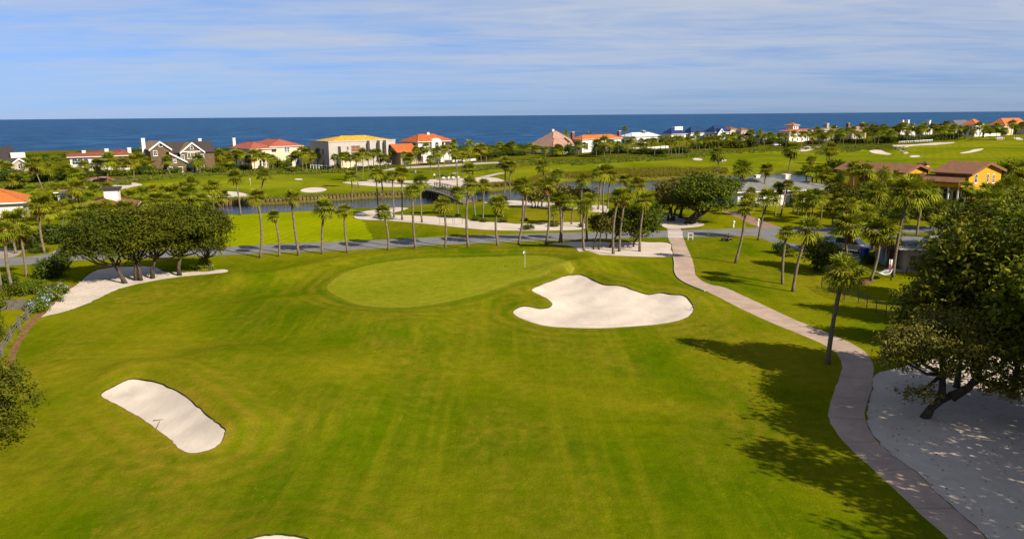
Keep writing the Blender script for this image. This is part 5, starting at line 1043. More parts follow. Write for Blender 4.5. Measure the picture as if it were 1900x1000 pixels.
for q in (.3, .7): h.win(D * q, 2.6, 1.0, 1.6, 'left')
# leftmost dark-roofed house
h = House('shore_house', 'dark brown roofed house with a white block chimney at the left edge', -2, 327, A38, 48, -70, 300, 273)
W, D, ze, zr = h.W, h.D, h.ze, h.zr
h.wall(0, W, 0, D, 0, ze, 'beige_wall'); rf = h.gable(-8, h.upx(34), 0, D, ze, zr, 'shingle_dark', 'u', wallmat='beige_wall')
u = h.upx(40, -1); h.wall(u - 2.6, u + 2.2, -1, D * .5, 0, h.zpy(303, u), 'beige_wall', 'gable_wing'); h.gable(u - 2.6, u + 2.2, -1, D * .5, h.zpy(304, u), h.zpy(294, u), 'tile_brown', 'v', wallmat='beige_wall')
MB().box(h.upx(26), h.upx(53), 2.0, 4.2, h.zpy(293, u), h.zpy(283.5, u)).build('roof_block', 'white_wall', h.root); h.win(u, h.zpy(312, u), 1.2, 1.4, off=-1); h.win(1.5, 2.5, 1.2, 1.6)
# orange tiled villa
h = House('tile_villa', 'white villa with orange tile roof beside the unfinished house', 777, 303, A38, 838, 747, 264, 249)
W, D, ze, zr = h.W, h.D, h.ze, h.zr
h.wall(0, W, 0, D, 0, ze, 'white_wall'); rf = h.hip(0, W, 0, D, ze, zr, 'tile_orange', .8, inset=D * .38)
h.chimney(h.upx(795, D / 2), D / 2, zr - .6, h.zpy(245, W / 2, D / 2), 1.0, 'white_wall', rf, cap='tile_orange')
u = h.upx(809); MB().prism([(u - 2.2, ze - 2.5), (u + 2.2, ze - 2.5), (u + 2.2, ze - .2)] + [(u + 2.2 * math.cos(t), ze - .2 + 1.6 * math.sin(t)) for t in [math.pi * i / 10 for i in range(11)]] + [(u - 2.2, ze - .2)], -.9, .6).build('curved_dormer', 'white_wall', h.root)
h.win(u, ze - 2.2, 1.6, 2.2, off=-.9, arch=True)
for px in (822, 829.5, 834.5): h.win(h.upx(px), ze - 2.3, 1.0, 2.0, frame='wood_door')
h.win(h.upx(783), .2, 1.3, 2.4, pane='wood_door', bars=False, name='door'); h.win(h.upx(800), 1.0, 1.5, 1.7)
h.wall(h.upx(744, -2), -.003, -2, D * .6, 0, ze * .62, 'beige_wall', 'low_wing'); h.gable(h.upx(738, -2), .2, -2, D * .6, ze * .6, ze * .92, 'tile_orange', 'u', wallmat='beige_wall')
for px in (749, 757): h.win(h.upx(px, -2), 1.0, .8, 1.8, off=-2, pane='dark_opening')
# pink hip roofed house
h = House('hip_house', 'house with a large pinkish hip roof facing the golf course', 1024, 287, A38, 1104, 985, 272.5, 243)
W, D, ze, zr = h.W, h.D, h.ze, h.zr
h.wall(0, W, 0, D, 0, ze, 'pale_blue_wall'); k = W * .62; rf = h.hip(0, k, 0, D, ze, zr, 'tile_pink', 1.0); h.hip(k - 3, W, .8, D * .8, ze, ze + (zr - ze) * .45, 'tile_pink', 1.0)
r2 = h.hip(h.upx(1026, -2.5), h.upx(1052, -2.5), -2.5, D * .5, ze, ze + (zr - ze) * .55, 'tile_pink', .8); h.wall(h.upx(1027, -2.5), h.upx(1051, -2.5), -2.5, -.003, 0, ze, 'white_wall', 'front_bay')
h.chimney(k * .45, D * .55, zr - .6, hgt(h.P + h.u * k * .45 + h.v * D * .55, 240) - h.P.z, 1.1, 'white_wall', rf)
for px in (1060, 1068, 1080, 1092): h.win(h.upx(px), .6, 1.4, 1.9, pane='dark_opening' if px < 1065 else 'glass_pane')
h.win(h.upx(1040, -2.5), .7, 1.6, 1.6, off=-2.5)
for q in (.25, .6): h.win(D * q, .8, 1.6, 1.6, 'left')
def simple_house(name, label, px, py, pxr, pxl, pye, pyr, wall, roof, a=A38, gab=None, chim=(), wins=4, rows=1, over=.7, dp=None, group='houses along the far shore'):
    h = House(name, label, px, py, a, pxr, pxl, pye, pyr, depth_=dp, group=group); W, D, ze, zr = h.W, h.D, h.ze, h.zr
    h.wall(0, W, 0, D, 0, ze, wall); rf = h.gable(0, W, 0, D, ze, zr, roof, gab, over, wallmat=wall) if gab else h.hip(0, W, 0, D, ze, zr, roof, over)
    for cpx, cpy, w, m in chim:
        u = h.upx(cpx, D / 2); h.chimney(u, D / 2, ze + .2, h.zpy(cpy, u, D / 2), w, m, rf)
    for j in range(rows):
        for i in range(wins):
            h.win(W * (i + .6) / (wins + .2), ze * (j + .25) / rows, min(1.5, W / wins * .5), ze / rows * .5)
        for q in (.35, .7): h.win(D * q, ze * (j + .25) / rows, 1.2, ze / rows * .5, 'left')
    return h
simple_house('shore_house', 'low white house with bright orange roof and brick topped chimneys', 1080, 284, 1152, 1062, 259.5, 250, 'white_wall', 'tile_bright', chim=((1062, 245, 1.3, 'brick_red'), (1148, 243, 1.4, 'brick_red')), wins=5)
simple_house('shore_house', 'white roofed house left of the blue roofed villa', 1172, 272, 1224, 1150, 254.5, 246, 'white_wall', 'roof_white', chim=((1192, 242.5, 2.2, 'roof_slate'),), wins=4)
h = simple_house('shore_house', 'left blue roofed pavilion with white roof boxes', 1245, 270, 1272, 1229, 249.5, 238, 'white_wall', 'roof_blue', wins=3, rows=2); MB().box(h.W * .4, h.W * .95, h.D * .3, h.D * .6, h.zr - 1.6, h.zr + .9).build('roof_block', 'white_wall', h.root)
simple_house('shore_house', 'middle blue roofed pavilion of the white villa', 1281, 268, 1310, 1268, 247.5, 235.5, 'white_wall', 'roof_blue', wins=3, rows=2)
h = simple_house('shore_house', 'right blue roofed house with a white front gable', 1325, 268, 1352, 1306, 246, 233.5, 'white_wall', 'roof_blue', wins=3, rows=2); h.gable(.5, h.W * .45, -2, h.D * .4, h.ze - .4, h.ze + 2.2, 'roof_blue', 'v', wallmat='white_wall'); h.wall(.5, h.W * .45, -2, -.003, 0, h.ze - .4, 'white_wall', 'front_bay')
h = simple_house('shore_house', 'cream house with brown roof right of the blue roofs', 1354, 267, 1368, 1336, 241, 235, 'cream_wall', 'tile_brown', wins=2, rows=2); simple_house('shore_house', 'lower brown roofed house next to the blue roofed house', 1374, 267, 1388, 1364, 243, 238, 'beige_wall', 'tile_brown', wins=2, rows=2)
simple_house('garden_cottage', 'small cream cottage with brown roof by the white car', 1408, 268, 1422, 1398, 256, 251, 'cream_wall', 'tile_brown', wins=2)
h = simple_house('shore_villa', 'white villa with orange roofs and a square tower', 1464, 264, 1512, 1446, 244.5, 240, 'white_wall', 'tile_orange', wins=5, rows=2)
u = h.upx(1470, 4); t = h.zpy(233, u, 4); MB().box(u, u + 6.0, 4, 9, h.ze, t - .01).build('tower', 'white_wall', h.root); h.hip(u, u + 6, 4, 9, t, t + 1.6, 'tile_orange', .8, name='tower_roof'); [h.win(u + q, t - 2.0, 1.2, 1.5, off=4, pane='dark_opening') for q in (1.5, 4.2)]
h = simple_house('shore_house', 'grey seaside house behind a lone palm', 1528, 262, 1556, 1512, 242, 237.5, 'grey_wall', 'roof_tan', wins=3, chim=((1531, 229, 2.6, 'grey_wall'), (1545, 234.5, 3.0, 'white_wall')))
simple_house('shore_house', 'tan roofed house with two dark red brick chimneys', 1580, 261, 1606, 1569, 243, 235.5, 'beige_wall', 'roof_tan', gab='u', wins=3, chim=((1571, 228.5, 1.7, 'brick_red'), (1596, 228, 1.8, 'brick_red')))
h = simple_house('shore_house', 'dark roofed house with two white chimneys and a white gable', 1670, 258, 1690, 1650, 238, 230, 'white_wall', 'shingle_dark', wins=3, rows=2, chim=((1671, 223, 1.8, 'white_wall'), (1681, 222.5, 1.9, 'white_wall'))); h.gable(h.W * .55, h.W * 1.1, -2, h.D * .5, h.ze, h.ze + 3, 'roof_tan', 'v', wallmat='white_wall'); h.wall(h.W * .55, h.W * 1.1, -2, -.003, 0, h.ze, 'white_wall', 'front_bay')
simple_house('shore_house', 'blue roofed house with one white chimney in the far row', 1712, 256, 1729, 1700, 236, 230, 'white_wall', 'roof_teal', wins=2, chim=((1720, 223.5, 2.4, 'white_wall'),))
simple_house('shore_house', 'grey roofed house left of the white walled orange roof', 1772, 254, 1806, 1748, 236, 223, 'grey_wall', 'roof_slate', wins=4, rows=2)
h = simple_house('shore_house', 'orange roofed house with a tall white side wall', 1808, 254, 1822, 1784, 232, 221.5, 'white_wall', 'tile_bright', wins=2, rows=2)
simple_house('shore_house', 'broad orange roofed house at the far right', 1862, 251, 1905, 1835, 233, 219.5, 'cream_wall', 'tile_bright', wins=5, rows=2)
simple_house('shore_house', 'slate roofed house at the right edge of the picture', 1925, 250, 1960, 1886, 232, 217.5, 'grey_wall', 'roof_slate', wins=4, rows=2)
# ochre house
h = House('ochre_house', 'ochre yellow house with brown tiled gables and arched openings', 1793, 374, A38, 1853, 1731, 322, 300, cat='house')
P, W, D = h.P, h.W, h.D; ze = h.ze; za = h.zpy(302, W / 2)
h.wall(0, W, 0, D, 0, ze, 'ochre_wall'); rf = h.gable(0, W, 0, D, ze, za, 'tile_umber', 'v', .7, 'ochre_wall', trim='tile_umber')
for px in (1806, 1839): h.win(h.upx(px), h.zpy(338, h.upx(px)), 1.1, 1.75, arch=True, pane='wood_door' if px > 1820 else 'glass_pane')
h.win(h.upx(1828), h.zpy(337, h.upx(1828)), .9, 1.6); h.win(h.upx(1803), .9, .9, 1.2); h.win(h.upx(1822), .7, .9, 1.3)
h.win(D * .55, ze - 2.7, D * .45, 2.2, 'left', frame='brown_timber', pane='dark_opening')
bz = h.zpy(346, W); MB().box(W * .55, W + 9, -2.2, -.004, bz - .3, bz).build('balcony', 'white_wall', h.root); bl = MB().box(W * .55, W + 9, -2.15, -2.05, bz + .9, bz + 1.02).build('balustrade', 'white_wall', h.root)
for i in range(26): MB().box(W * .55 + i * .42, W * .55 + i * .42 + .14, -2.16, -2.04, bz + .004, bz + .898).build('baluster', 'white_wall', bl)
for q in (.6, .8, 1.3, 1.9): MB().box(W * q, W * q + .35, -2.1, -1.75, -.2, bz - .304).build('column', 'ochre_wall', h.root)
# arcade along the left wall
v0, v1 = D * .1, D * 1.0; az = h.zpy(338, -2.4, D * .4)
MB().box(-2.8, -.004, v0, v1 + 4, az - .9, az).build('arcade_beam', 'ochre_wall', h.root); MB().add([(-3.2, v0 - .4, az + .004), (-.01, v0 - .4, az + 1.2), (-.01, v1 + 4, az + 1.2), (-3.2, v1 + 4, az + .004), (-3.2, v0 - .4, az + .15), (-.01, v0 - .4, az + 1.35), (-.01, v1 + 4, az + 1.35), (-3.2, v1 + 4, az + .15)], [(3, 2, 1, 0), (4, 5, 6, 7), (0, 1, 5, 4), (1, 2, 6, 5), (2, 3, 7, 6), (3, 0, 4, 7)]).build('arcade_roof', 'tile_umber', h.root)
for q in (0.02, .3, .58, .86, 1.15): MB().tube([(-2.55, v0 + D * q, -.2), (-2.55, v0 + D * q, az - .9)], .2, 8).build('column', 'white_wall', h.root)
for q in (.2, .5, .8): h.win(v0 + D * q, 0.1, 1.5, 2.4, 'left', pane='dark_opening', arch=True, bars=False, name='archway')
# second gable, further left and back
g0 = h.P; h2 = House('ochre_house', 'left wing of the ochre house with its own tiled gable and small tower', 1672, 366, A38, 1719, 1616, 322, 300, cat='house', depth_=15)
W2, D2 = h2.W, h2.D; za2 = h2.zpy(306, W2 * .45); z2 = h2.zpy(320, 0)
h2.wall(0, W2, 0, D2, 0, z2, 'ochre_wall'); rf2 = h2.gable(0, W2, 0, D2, z2, za2, 'tile_umber', 'v', .7, 'ochre_wall', trim='tile_umber'); h2.win(W2 * .5, z2 - 2.2, 1.2, 1.6, arch=True); h2.win(W2 * .3, .8, 1.2, 1.6)
u = h2.upx(1717, 4); tz = h2.zpy(305, u, 4); MB().box(u - .9, u + .9, 4, 5.8, 0, tz).build('small_tower', 'ochre_wall', h2.root); h2.hip(u - .9, u + .9, 4, 5.8, tz, tz + .6, 'tile_umber', .3, name='tower_roof', fascia='brown_timber')
# white ranch house
h = House('ranch_house', 'low white ranch house with a grey hip roof and two white chimneys', 1368, 384, math.radians(14), 1558, 1366, 357, 330, depth_=13)
W, D, ze, zr = h.W, h.D, h.ze, h.zr; zr = h.zpy(330, W * .45, D / 2)
h.wall(0, W * .86, 0, D, 0, ze, 'white_wall'); rf = h.hip(0, W * .84, 0, D, ze, zr, 'shingle_grey', .9, inset=D * .62); h.wall(W * .78, W, 1.5, D * .75, 0, ze - .05, 'white_wall', 'right_wing'); h.hip(W * .7, W, 1.5, D * .75, ze - .04, ze + (zr - ze) * .52, 'shingle_grey', .9)
h.chimney(h.upx(1402, D * .65), D * .65, zr - 1.4, h.zpy(325.5, W * .2, D * .65), .9, 'white_wall', rf); h.chimney(h.upx(1457, D * .6), D * .6, zr - .9, h.zpy(324, W * .5, D * .6), 1.4, 'white_wall', rf)
for px, w, hh in ((1379, 1.5, 1.3), (1396, .9, 1.3), (1440, .9, 1.8), (1500, 1.3, 1.3), (1520, 1.2, 1.3)): h.win(h.upx(px), .7, w, hh)
h.win(h.upx(1464), .05, 2.2, 2.1, pane='dark_opening', name='entrance', bars=False); [h.win(h.upx(px, 1.5), .7, 1.2, 1.3, off=1.5) for px in (1540, 1550)]
for px in (1455, 1473): MB().tube([(h.upx(px, -.7), -.7, -.1), (h.upx(px, -.7), -.7, ze)], .11, 8).build('porch_post', 'white_trim', h.root)
# grey roofed bungalow beside the hammock garden
h = House('bungalow', 'low grey roofed bungalow behind the hammock garden', 1674, 500, math.radians(-16), 1800, 1660, 461, 438, depth_=9)
W, D, ze, zr = h.W, h.D, h.ze, h.zr
h.wall(0, W, 0, D, 0, ze, 'beige_wall'); h.hip(0, W, 0, D, ze, h.zpy(440, W * .4, D / 2), 'shingle_grey', .8); h.wall(-1.8, -.004, 2.5, D * .8, 0, ze - .2, 'blue_wall', 'porch_wall'); MB().box(-2.6, .3, 1.2, D * .85, ze - .198, ze - .06).build('porch_roof', 'shingle_grey', h.root)
for q in (.2, .5, .75): h.win(W * q, .6, 1.4, 1.2, frame='beige_wall')
h.win(-.9, .1, .9, 2.0, off=2.5, pane='wood_door', name='door', bars=False); MB().box(-2.0, W + .5, -1.6, -.01, -.1, .16).build('terrace', 'drive', h.root)
# left orange roofed house (right side wall visible)
a = math.radians(26); Pc = GH(47, 416); u = Vector((math.cos(a), math.sin(a), 0)); v = Vector((-math.sin(a), math.cos(a), 0))
h = House('tile_house', 'white house with a bright orange tile roof at the left edge', 47, 416, a, 60, 47, 376, 347, depth_=8.5); W0 = -15.0; D = 8.5; ze = h.ze
h.wall(W0, 0, 0, D, 0, ze, 'white_wall'); h.hip(W0, 0, 0, D, ze, h.zpy(349, -7, D / 2), 'tile_bright', .8)
for q in (-2.5, -6, -9.5): h.win(q, .9, 1.3, 1.5)
h.win(D * .35, .9, 1.2, 1.4, 'right', off=0.0); h.win(D * .7, .9, 1.2, 1.4, 'right', off=0.0)
# left brown roofed house with white roof box
h = House('hip_house', 'white house with low brown roof and white roof box behind the oaks', 142, 436, math.radians(20), 242, 120, 394, 366, depth_=11)
W, D, ze, zr = h.W, h.D, h.ze, h.zr
h.wall(0, W, 0, D, 0, ze, 'white_wall'); rf = h.hip(0, W, 0, D, ze, h.zpy(366, W * .5, D / 2), 'tile_brown', .8)
u = h.upx(200, 4.5); u1 = h.upx(226, 4.5); z0, z1 = h.zpy(368, u, 4.5), h.zpy(352, u, 4.5); MB().box(u, u1, 4.5, 7.5, z0 - 1, z1).build('roof_box', 'white_wall', rf); MB().box(u - .3, u1 + .3, 4.2, 7.8, z1 + .004, z1 + .3).build('roof_box_top', 'shingle_dark', rf)
for px in (150, 162, 180, 200, 220): h.win(h.upx(px), .6, 1.0, 1.4)
h = simple_house('garden_cottage', 'small white outbuilding between the left palms', 108, 374, 140, 104, 358, 352, 'white_wall', 'roof_tan', math.radians(20), wins=2, dp=5, group=None)

# ------------------------------------------------------------------ bulkhead, bridge, fences
edge = [G(x, y, WL) for x, y in [tuple(q) for q in smooth([(405, 381), (450, 380), (526, 377.5), (602, 373), (678, 368), (766, 365), (790, 363.6)], 6, False)]]
root = empty('timber_bulkhead', edge[len(edge) // 2]); tag(root, 'timber bulkhead with dark posts along the far pond bank', 'bulkhead'); o0 = Vector(root.location)
def along(pts, step):
    out = []; acc = 0.0; nxt = 0.0
    for a, b in zip(pts, pts[1:]):
        l = (b - a).length
        while nxt <= acc + l: out.append((a.lerp(b, (nxt - acc) / l), (b - a).normalized())); nxt += step
        acc += l
    return out
st = along(edge, edge[0].__sub__(edge[-1]).length / 54); pm = None
for z0, z1 in ((-.5, .22), (.24, .60), (.62, .95)):
    for (p, d), (q, _) in zip(st, st[1:]):
        n_ = Vector((d.y, -d.x, 0)) * .05; a, b = p - o0 - n_, q - o0 - n_; c, e = q - o0 + n_, p - o0 + n_; z0_, z1_ = Vector((0, 0, z0)), Vector((0, 0, z1))
        MB().add([a + z0_, b + z0_, c + z0_, e + z0_, a + z1_, b + z1_, c + z1_, e + z1_], [(0, 3, 2, 1), (4, 5, 6, 7), (0, 1, 5, 4), (1, 2, 6, 5), (2, 3, 7, 6), (3, 0, 4, 7)]).build('plank', 'tan_timber', root)
pm = None
for p, d in st:
    if pm is None: ob = MB().box(-.17, .17, -.17, .17, -.8, 1.35).build('post', 'brown_timber', root); pm = ob.data
    else: ob = link('post', pm, root)
    ob.location = p - o0 + Vector((d.y, -d.x, 0)) * .24; ob.rotation_euler = (0, 0, math.atan2(d.y, d.x))
# footbridge
A, B, C, D_ = G(786, 352, .7), G(860, 378, .25), G(806, 347, .7), G(884, 373, .25)
c0 = (A + B + C + D_) / 4; root = empty('footbridge', (c0.x, c0.y, -1.2)); tag(root, 'grey timber footbridge with railings crossing the pond channel', 'bridge'); o0 = Vector(root.location)
def arch(t): return .55 * 4 * t * (1 - t)
n = 24
for i in range(n):                                        # deck boards
    t0, t1 = i / n + .002, (i + 1) / n - .002; vs = []
    for t, s_ in ((t0, 0), (t1, 0), (t1, 1), (t0, 1)):
        p = (A.lerp(B, t)).lerp(C.lerp(D_, t), s_); p.z += arch(t); vs.append(p - o0)
    vs = [v - Vector((0, 0, .12)) for v in vs] + vs; MB().add(vs, [(0, 3, 2, 1), (4, 5, 6, 7), (0, 1, 5, 4), (1, 2, 6, 5), (2, 3, 7, 6), (3, 0, 4, 7)]).build('deck_board', 'grey_timber', root)
for s_ in (0, 1):
    E0, E1 = (A, B) if s_ == 0 else (C, D_); pts = []
    for i in range(15):
        t = i / 14; p = E0.lerp(E1, t); p.z += arch(t); pts.append(p - o0); mbp = MB().box(-.08, .08, -.08, .08, -2.0, 1.15).build('rail_post', 'grey_timber', root); mbp.location = p - o0
    for zz_ in (.45, .8, 1.12): MB().tube([p + Vector((0, 0, zz_)) for p in pts], .07, 4).build('handrail', 'grey_timber', root)
    MB().tube([p - Vector((0, 0, .3)) for p in pts], .2, 4).build('beam', 'brown_timber', root)
for t in (.08, .3, .5, .7, .9):
    for s_ in (.1, .9):
        p = A.lerp(B, t).lerp(C.lerp(D_, t), s_) - o0; MB().tube([(p.x, p.y, -1.0), (p.x, p.y, p.z + arch(t) - .15)], .2, 7).build('piling', 'brown_timber', root)
# grey board fence and rail fence at the left
root = empty('board_fence', GH(30, 574)); tag(root, 'weathered grey board fence at the left edge', 'fence'); o0 = Vector(root.location)
a, b = GH(-14, 577), GH(60, 573); nb = int((b - a).length / .16); dr = (b - a).normalized()
pl = None
for i in range(nb):
    h_ = 1.0 + R.uniform(-.03, .03)
    if pl is None: ob = MB().box(-.07, .07, -.015, .015, -.05, 1.0).build('board', 'grey_timber', root); pl = ob.data
    else: ob = link('board', pl, root)
    ob.location = a + dr * (i * .16) - o0; ob.rotation_euler = (0, 0, math.atan2(dr.y, dr.x)); ob.scale = (1, 1, h_)
nr = Vector((-dr.y, dr.x, 0))
for z in (.25, .8): MB().tube([a - o0 + nr * .06 + Vector((0, 0, z)), b - o0 + nr * .06 + Vector((0, 0, z))], .05, 4).build('rail', 'grey_timber', root)
root = empty('rail_fence', GH(40, 600)); tag(root, 'grey post and rail fence running along the mulch strip', 'fence'); o0 = Vector(root.location)
fp = [GH(64, 580), GH(52, 594), GH(37, 610), GH(20, 634), GH(4, 662)]
for p in fp: MB().box(-.09, .09, -.09, .09, -.1, 1.15).build('post', 'grey_timber', root, p - o0)
for p, q in zip(fp, fp[1:]):
    for z in (.35, .66, .97): MB().tube([p - o0 + Vector((0, 0, z)), q - o0 + Vector((0, 0, z))], .045, 4).build('rail', 'grey_timber', root)
# black wire fence of the hammock garden
fp = [GH(x, y) for x, y in [(1524, 535), (1538, 543), (1552, 550), (1566, 556), (1592, 563), (1608, 572), (1625, 580), (1643, 589), (1662, 598), (1682, 607)]]
root = empty('wire_fence', fp[4]); tag(root, 'black wire mesh fence bordering the hammock garden', 'fence'); o0 = Vector(root.location)
for p in fp: MB().tube([p - o0 + Vector((0, 0, -.1)), p - o0 + Vector((0, 0, 1.25))], .038, 6).build('post', 'black_metal', root)
for p, q in zip(fp, fp[1:]):
    p_, q_ = p - o0, q - o0; MB().tube([p_ + Vector((0, 0, 1.2)), q_ + Vector((0, 0, 1.2))], .024, 5).build('top_rail', 'black_metal', root)
    mw = MB(); l = (q_ - p_).length; k = int(l / .17)
    for i in range(-6, k + 1):
        for sgn in (1, -1):
            t0, t1 = i / k, (i + 6) / k; z0, z1 = 0.04, 1.16
            if sgn < 0: z0, z1 = z1, z0
            c0_, c1_ = max(t0, 0), min(t1, 1)
            if c1_ <= c0_: continue
            za_, zb_ = z0 + (z1 - z0) * (c0_ - t0) / (t1 - t0), z0 + (z1 - z0) * (c1_ - t0) / (t1 - t0); mw.tube([p_.lerp(q_, c0_) + Vector((0, 0, za_)), p_.lerp(q_, c1_) + Vector((0, 0, zb_))], .006, 3, False)
    mw.build('mesh_panel', 'black_metal', root)
# low white walls and fences near the shore
def low_wall(label, pts, h_, mat, posts=False, name='garden_wall'):
    P_ = [GH(*p) for p in pts]; root = empty(name, P_[0]); tag(root, label, 'fence' if posts else 'wall'); o0 = Vector(root.location)
    for p, q in zip(P_, P_[1:]):
        d = (q - p); d.z = 0; d.normalize(); n_ = Vector((d.y, -d.x, 0)) * .12; p_, q_ = p - o0, q - o0; z = Vector((0, 0, h_)); z0 = Vector((0, 0, -.3 if not posts else h_ - .25))
        MB().add([p_ - n_ + z0, q_ - n_ + z0, q_ + n_ + z0, p_ + n_ + z0, p_ - n_ + z, q_ - n_ + z, q_ + n_ + z, p_ + n_ + z], [(0, 3, 2, 1), (4, 5, 6, 7), (0, 1, 5, 4), (1, 2, 6, 5), (2, 3, 7, 6), (3, 0, 4, 7)]).build('rail' if posts else 'wall_section', mat, root)
    for p, d in (along(P_, 1.4 if posts else 6.0)): MB().box(-.14, .14, -.14, .14, -.2, h_ + .12).build('post', mat, root, p - o0)
low_wall('low white wall in front of the orange tiled villa', [(816, 300), (840, 301), (862, 300), (884, 298)], .8, 'white_wall')
low_wall('white picket fence left of the unfinished house', [(577, 314), (596, 315), (612, 314.5)], 1.5, 'white_trim', True, 'picket_fence')
low_wall('white rail fence below the far palm belt', [(1668, 266), (1700, 264.5), (1730, 262.5)], 1.1, 'white_trim', True, 'rail_fence')
low_wall('white wall at the far right below the orange roofs', [(1826, 254), (1856, 252)], 2.0, 'white_wall')
low_wall('long white wall in front of the white roofed house', [(1150, 280), (1200, 277), (1240, 274)], 1.0, 'white_wall')
# ------------------------------------------------------------------ golf furniture
def flag(label, px, py, top, pxw):
    P = GH(px, py); H_ = hgt(P, top) - P.z; root = empty('flagstick', P); tag(root, label, 'flag')
    MB().tube([(0, 0, 0), (0, 0, H_)], .016 if py > 400 else .03, 7).build('pole', 'white_plastic', root)
    vs = []; n = 7; w, h_ = .24, .20
    for i in range(n):
        t = i / (n - 1); vs += [(-w * t * .8, .07 * math.sin(5 * t), H_ - .02 - .12 * t), (-w * t * .8, .07 * math.sin(5 * t + .4), H_ - h_ - .2 * t)]
    m_ = MB().add(vs, [(2 * i, 2 * i + 2, 2 * i + 3, 2 * i + 1) for i in range(n - 1)]); ob = m_.build('flag', 'white_plastic', root); md = ob.modifiers.new('thick', 'SOLIDIFY'); md.thickness = .01
    MB().tube([(0, 0, .012), (0, 0, .02)], .06, 10).build('cup', 'black_metal', root)
flag('white flagstick standing in the near putting green', 974, 497, 465, 0); flag('small flagstick on the far green beyond the pond', 465, 344, 331, 0)
def rake(label, px, py, ang, up_=False):
    P = GH(px, py); z = P.z - (.16 if label.startswith('rake l') else .16); root = empty('bunker_rake', (P.x, P.y, z), ang); tag(root, label, 'rake')
    MB().tube([(0, 0, .05), (0, -1.7, .5 if up_ else .04)], .022, 6).build('handle', 'brown_timber', root); hd = MB().box(-.42, .42, -.03, .03, .02, .08).build('head', 'black_metal', root)
    mt = MB()
    for i in range(14): mt.box(-.4 + i * .0615, -.385 + i * .0615, -.01, .06, -.03, .018)
    mt.build('teeth', 'black_metal', hd)
P = GH(297, 776); rake('rake lying in the sand of the kidney bunker', 297, 776, .25); rake('rake resting at the right tip of the large bunker', 1279, 573, 2.4, True); rake('rake at the front edge of the large bunker', 1050, 609, 1.2)
# A-frame sign by the crossing
P = GH(1281, 445); root = empty('notice_board', P, -.1); tag(root, 'white framed notice board with brown panel beside the crossing', 'sign')
for q in (-.33, .33): MB().box(q - .05, q + .05, -.05, .05, -.05, 1.0).build('leg', 'white_plastic', root)
MB().box(-.279, .279, -.04, .04, .9, 1.0).build('top_rail', 'white_plastic', root); MB().box(-.279, .279, -.04, .04, .36, .46).build('bottom_rail', 'white_plastic', root); MB().box(-.279, .279, -.02, .02, .464, .896).build('panel', 'sign_panel', root)
def post_box(label, px, py, h_, mat, name='mailbox'):
    P = GH(px, py); root = empty(name, P); tag(root, label, 'mailbox'); MB().box(-.09, .09, -.09, .09, -.1, h_ * .75).build('post', mat, root)
    MB().prism([(-.14, 0), (.14, 0), (.14, .2), (.1, .29), (0, .33), (-.1, .29), (-.14, .2)], -.3, .25).build('box', mat, root, (0, 0, h_ * .75 + .004), bevel=.01)
post_box('white mailbox on the verge left of the brick path', 1361, 422, 1.05, 'white_plastic'); post_box('white mailbox right beside the brick path', 1406.5, 420, 1.3, 'white_plastic'); post_box('small dark mailbox across the road behind the thin oak', 1125, 444, .9, 'cloth_grey')
# young tree stakes on the waste sand
for i, (x, y, l) in enumerate([(816, 416, 28), (840, 416, 17), (843, 416, 15), (858, 415, 14)]):
    P = GH(x, y); root = empty('stake', P); tag(root, f'thin stake on the waste sand, {ORD[i]} from the left', 'stake', 'thin stakes on the waste sand'); MB().tube([(0, 0, -.1), (.03, 0, l * mpp(P))], .03, 6).build('pole', 'grey_timber', root); MB().tube([(0, 0, l * mpp(P) * .8), (.25, .1, l * mpp(P))], .018, 5).build('branch', 'grey_timber', root)
# ------------------------------------------------------------------ vehicles
def car(label, px, py, ang, paint, L=4.5, Hh=1.45, suv=False, name='parked_car'):
    P = GH(px, py); root = empty(name, P, ang); tag(root, label, 'car'); W2 = .9; z0 = .28
    prof = ([(-L / 2, z0), (-L / 2, .75), (-L / 2 + .1, .95), (-L * .30, 1.02), (L * .18, .98), (L * .42, .82), (L / 2, .66), (L / 2, z0)] if not suv else [(-L / 2, z0 + .1), (-L / 2, 1.0), (-L / 2 + .05, 1.1), (L * .2, 1.1), (L * .45, 1.0), (L / 2, .8), (L / 2, z0 + .1)])
    MB().prism(prof, -W2, W2).build('body', paint, root, bevel=.07, sm=False)
    cab = ([(-L * .40, 1.0), (-L * .22, Hh), (L * .06, Hh), (L * .24, .98)] if not suv else [(-L / 2 + .12, 1.09), (-L / 2 + .3, Hh), (L * .08, Hh), (L * .25, 1.09)])
    g = MB().prism(cab, -W2 + .12, W2 - .12).build('glass_cabin', 'glass_pane', root, bevel=.04)
    MB().prism([(cab[1][0] - .05, Hh - .02), (cab[1][0] + .1, Hh + .05), (cab[2][0] - .1, Hh + .05), (cab[2][0] + .1, Hh - .02)], -W2 + .13, W2 - .13).build('roof_panel', paint, g)
    for x in (-L * .31, L * .31):
        for s_ in (-1, 1):
            w = MB().tube([(x, s_ * (W2 - .16), .33), (x, s_ * (W2 + .03), .33)], .33, 16).build('wheel', 'rubber', root); MB().tube([(x, s_ * (W2 + .01), .33), (x, s_ * (W2 + .045), .33)], .2, 12).build('rim', 'grey_metal', w)
    for s_ in (-1, 1):
        MB().box(L / 2 - .12, L / 2 + .015, s_ * .62 - .17, s_ * .62 + .17, .62, .74).build('headlight', 'white_plastic', root); MB().box(-L / 2 - .015, -L / 2 + .1, s_ * .66 - .14, s_ * .66 + .14, .72, .86).build('tail_light', 'car_red', root)
    return root
car('red sports car parked by the white mansion', 190.5, 338, math.pi + .12, 'car_red', 4.6, 1.25); car('white car parked beside the cream cottage', 1440, 271, .1, 'car_white', 4.8, 1.45)
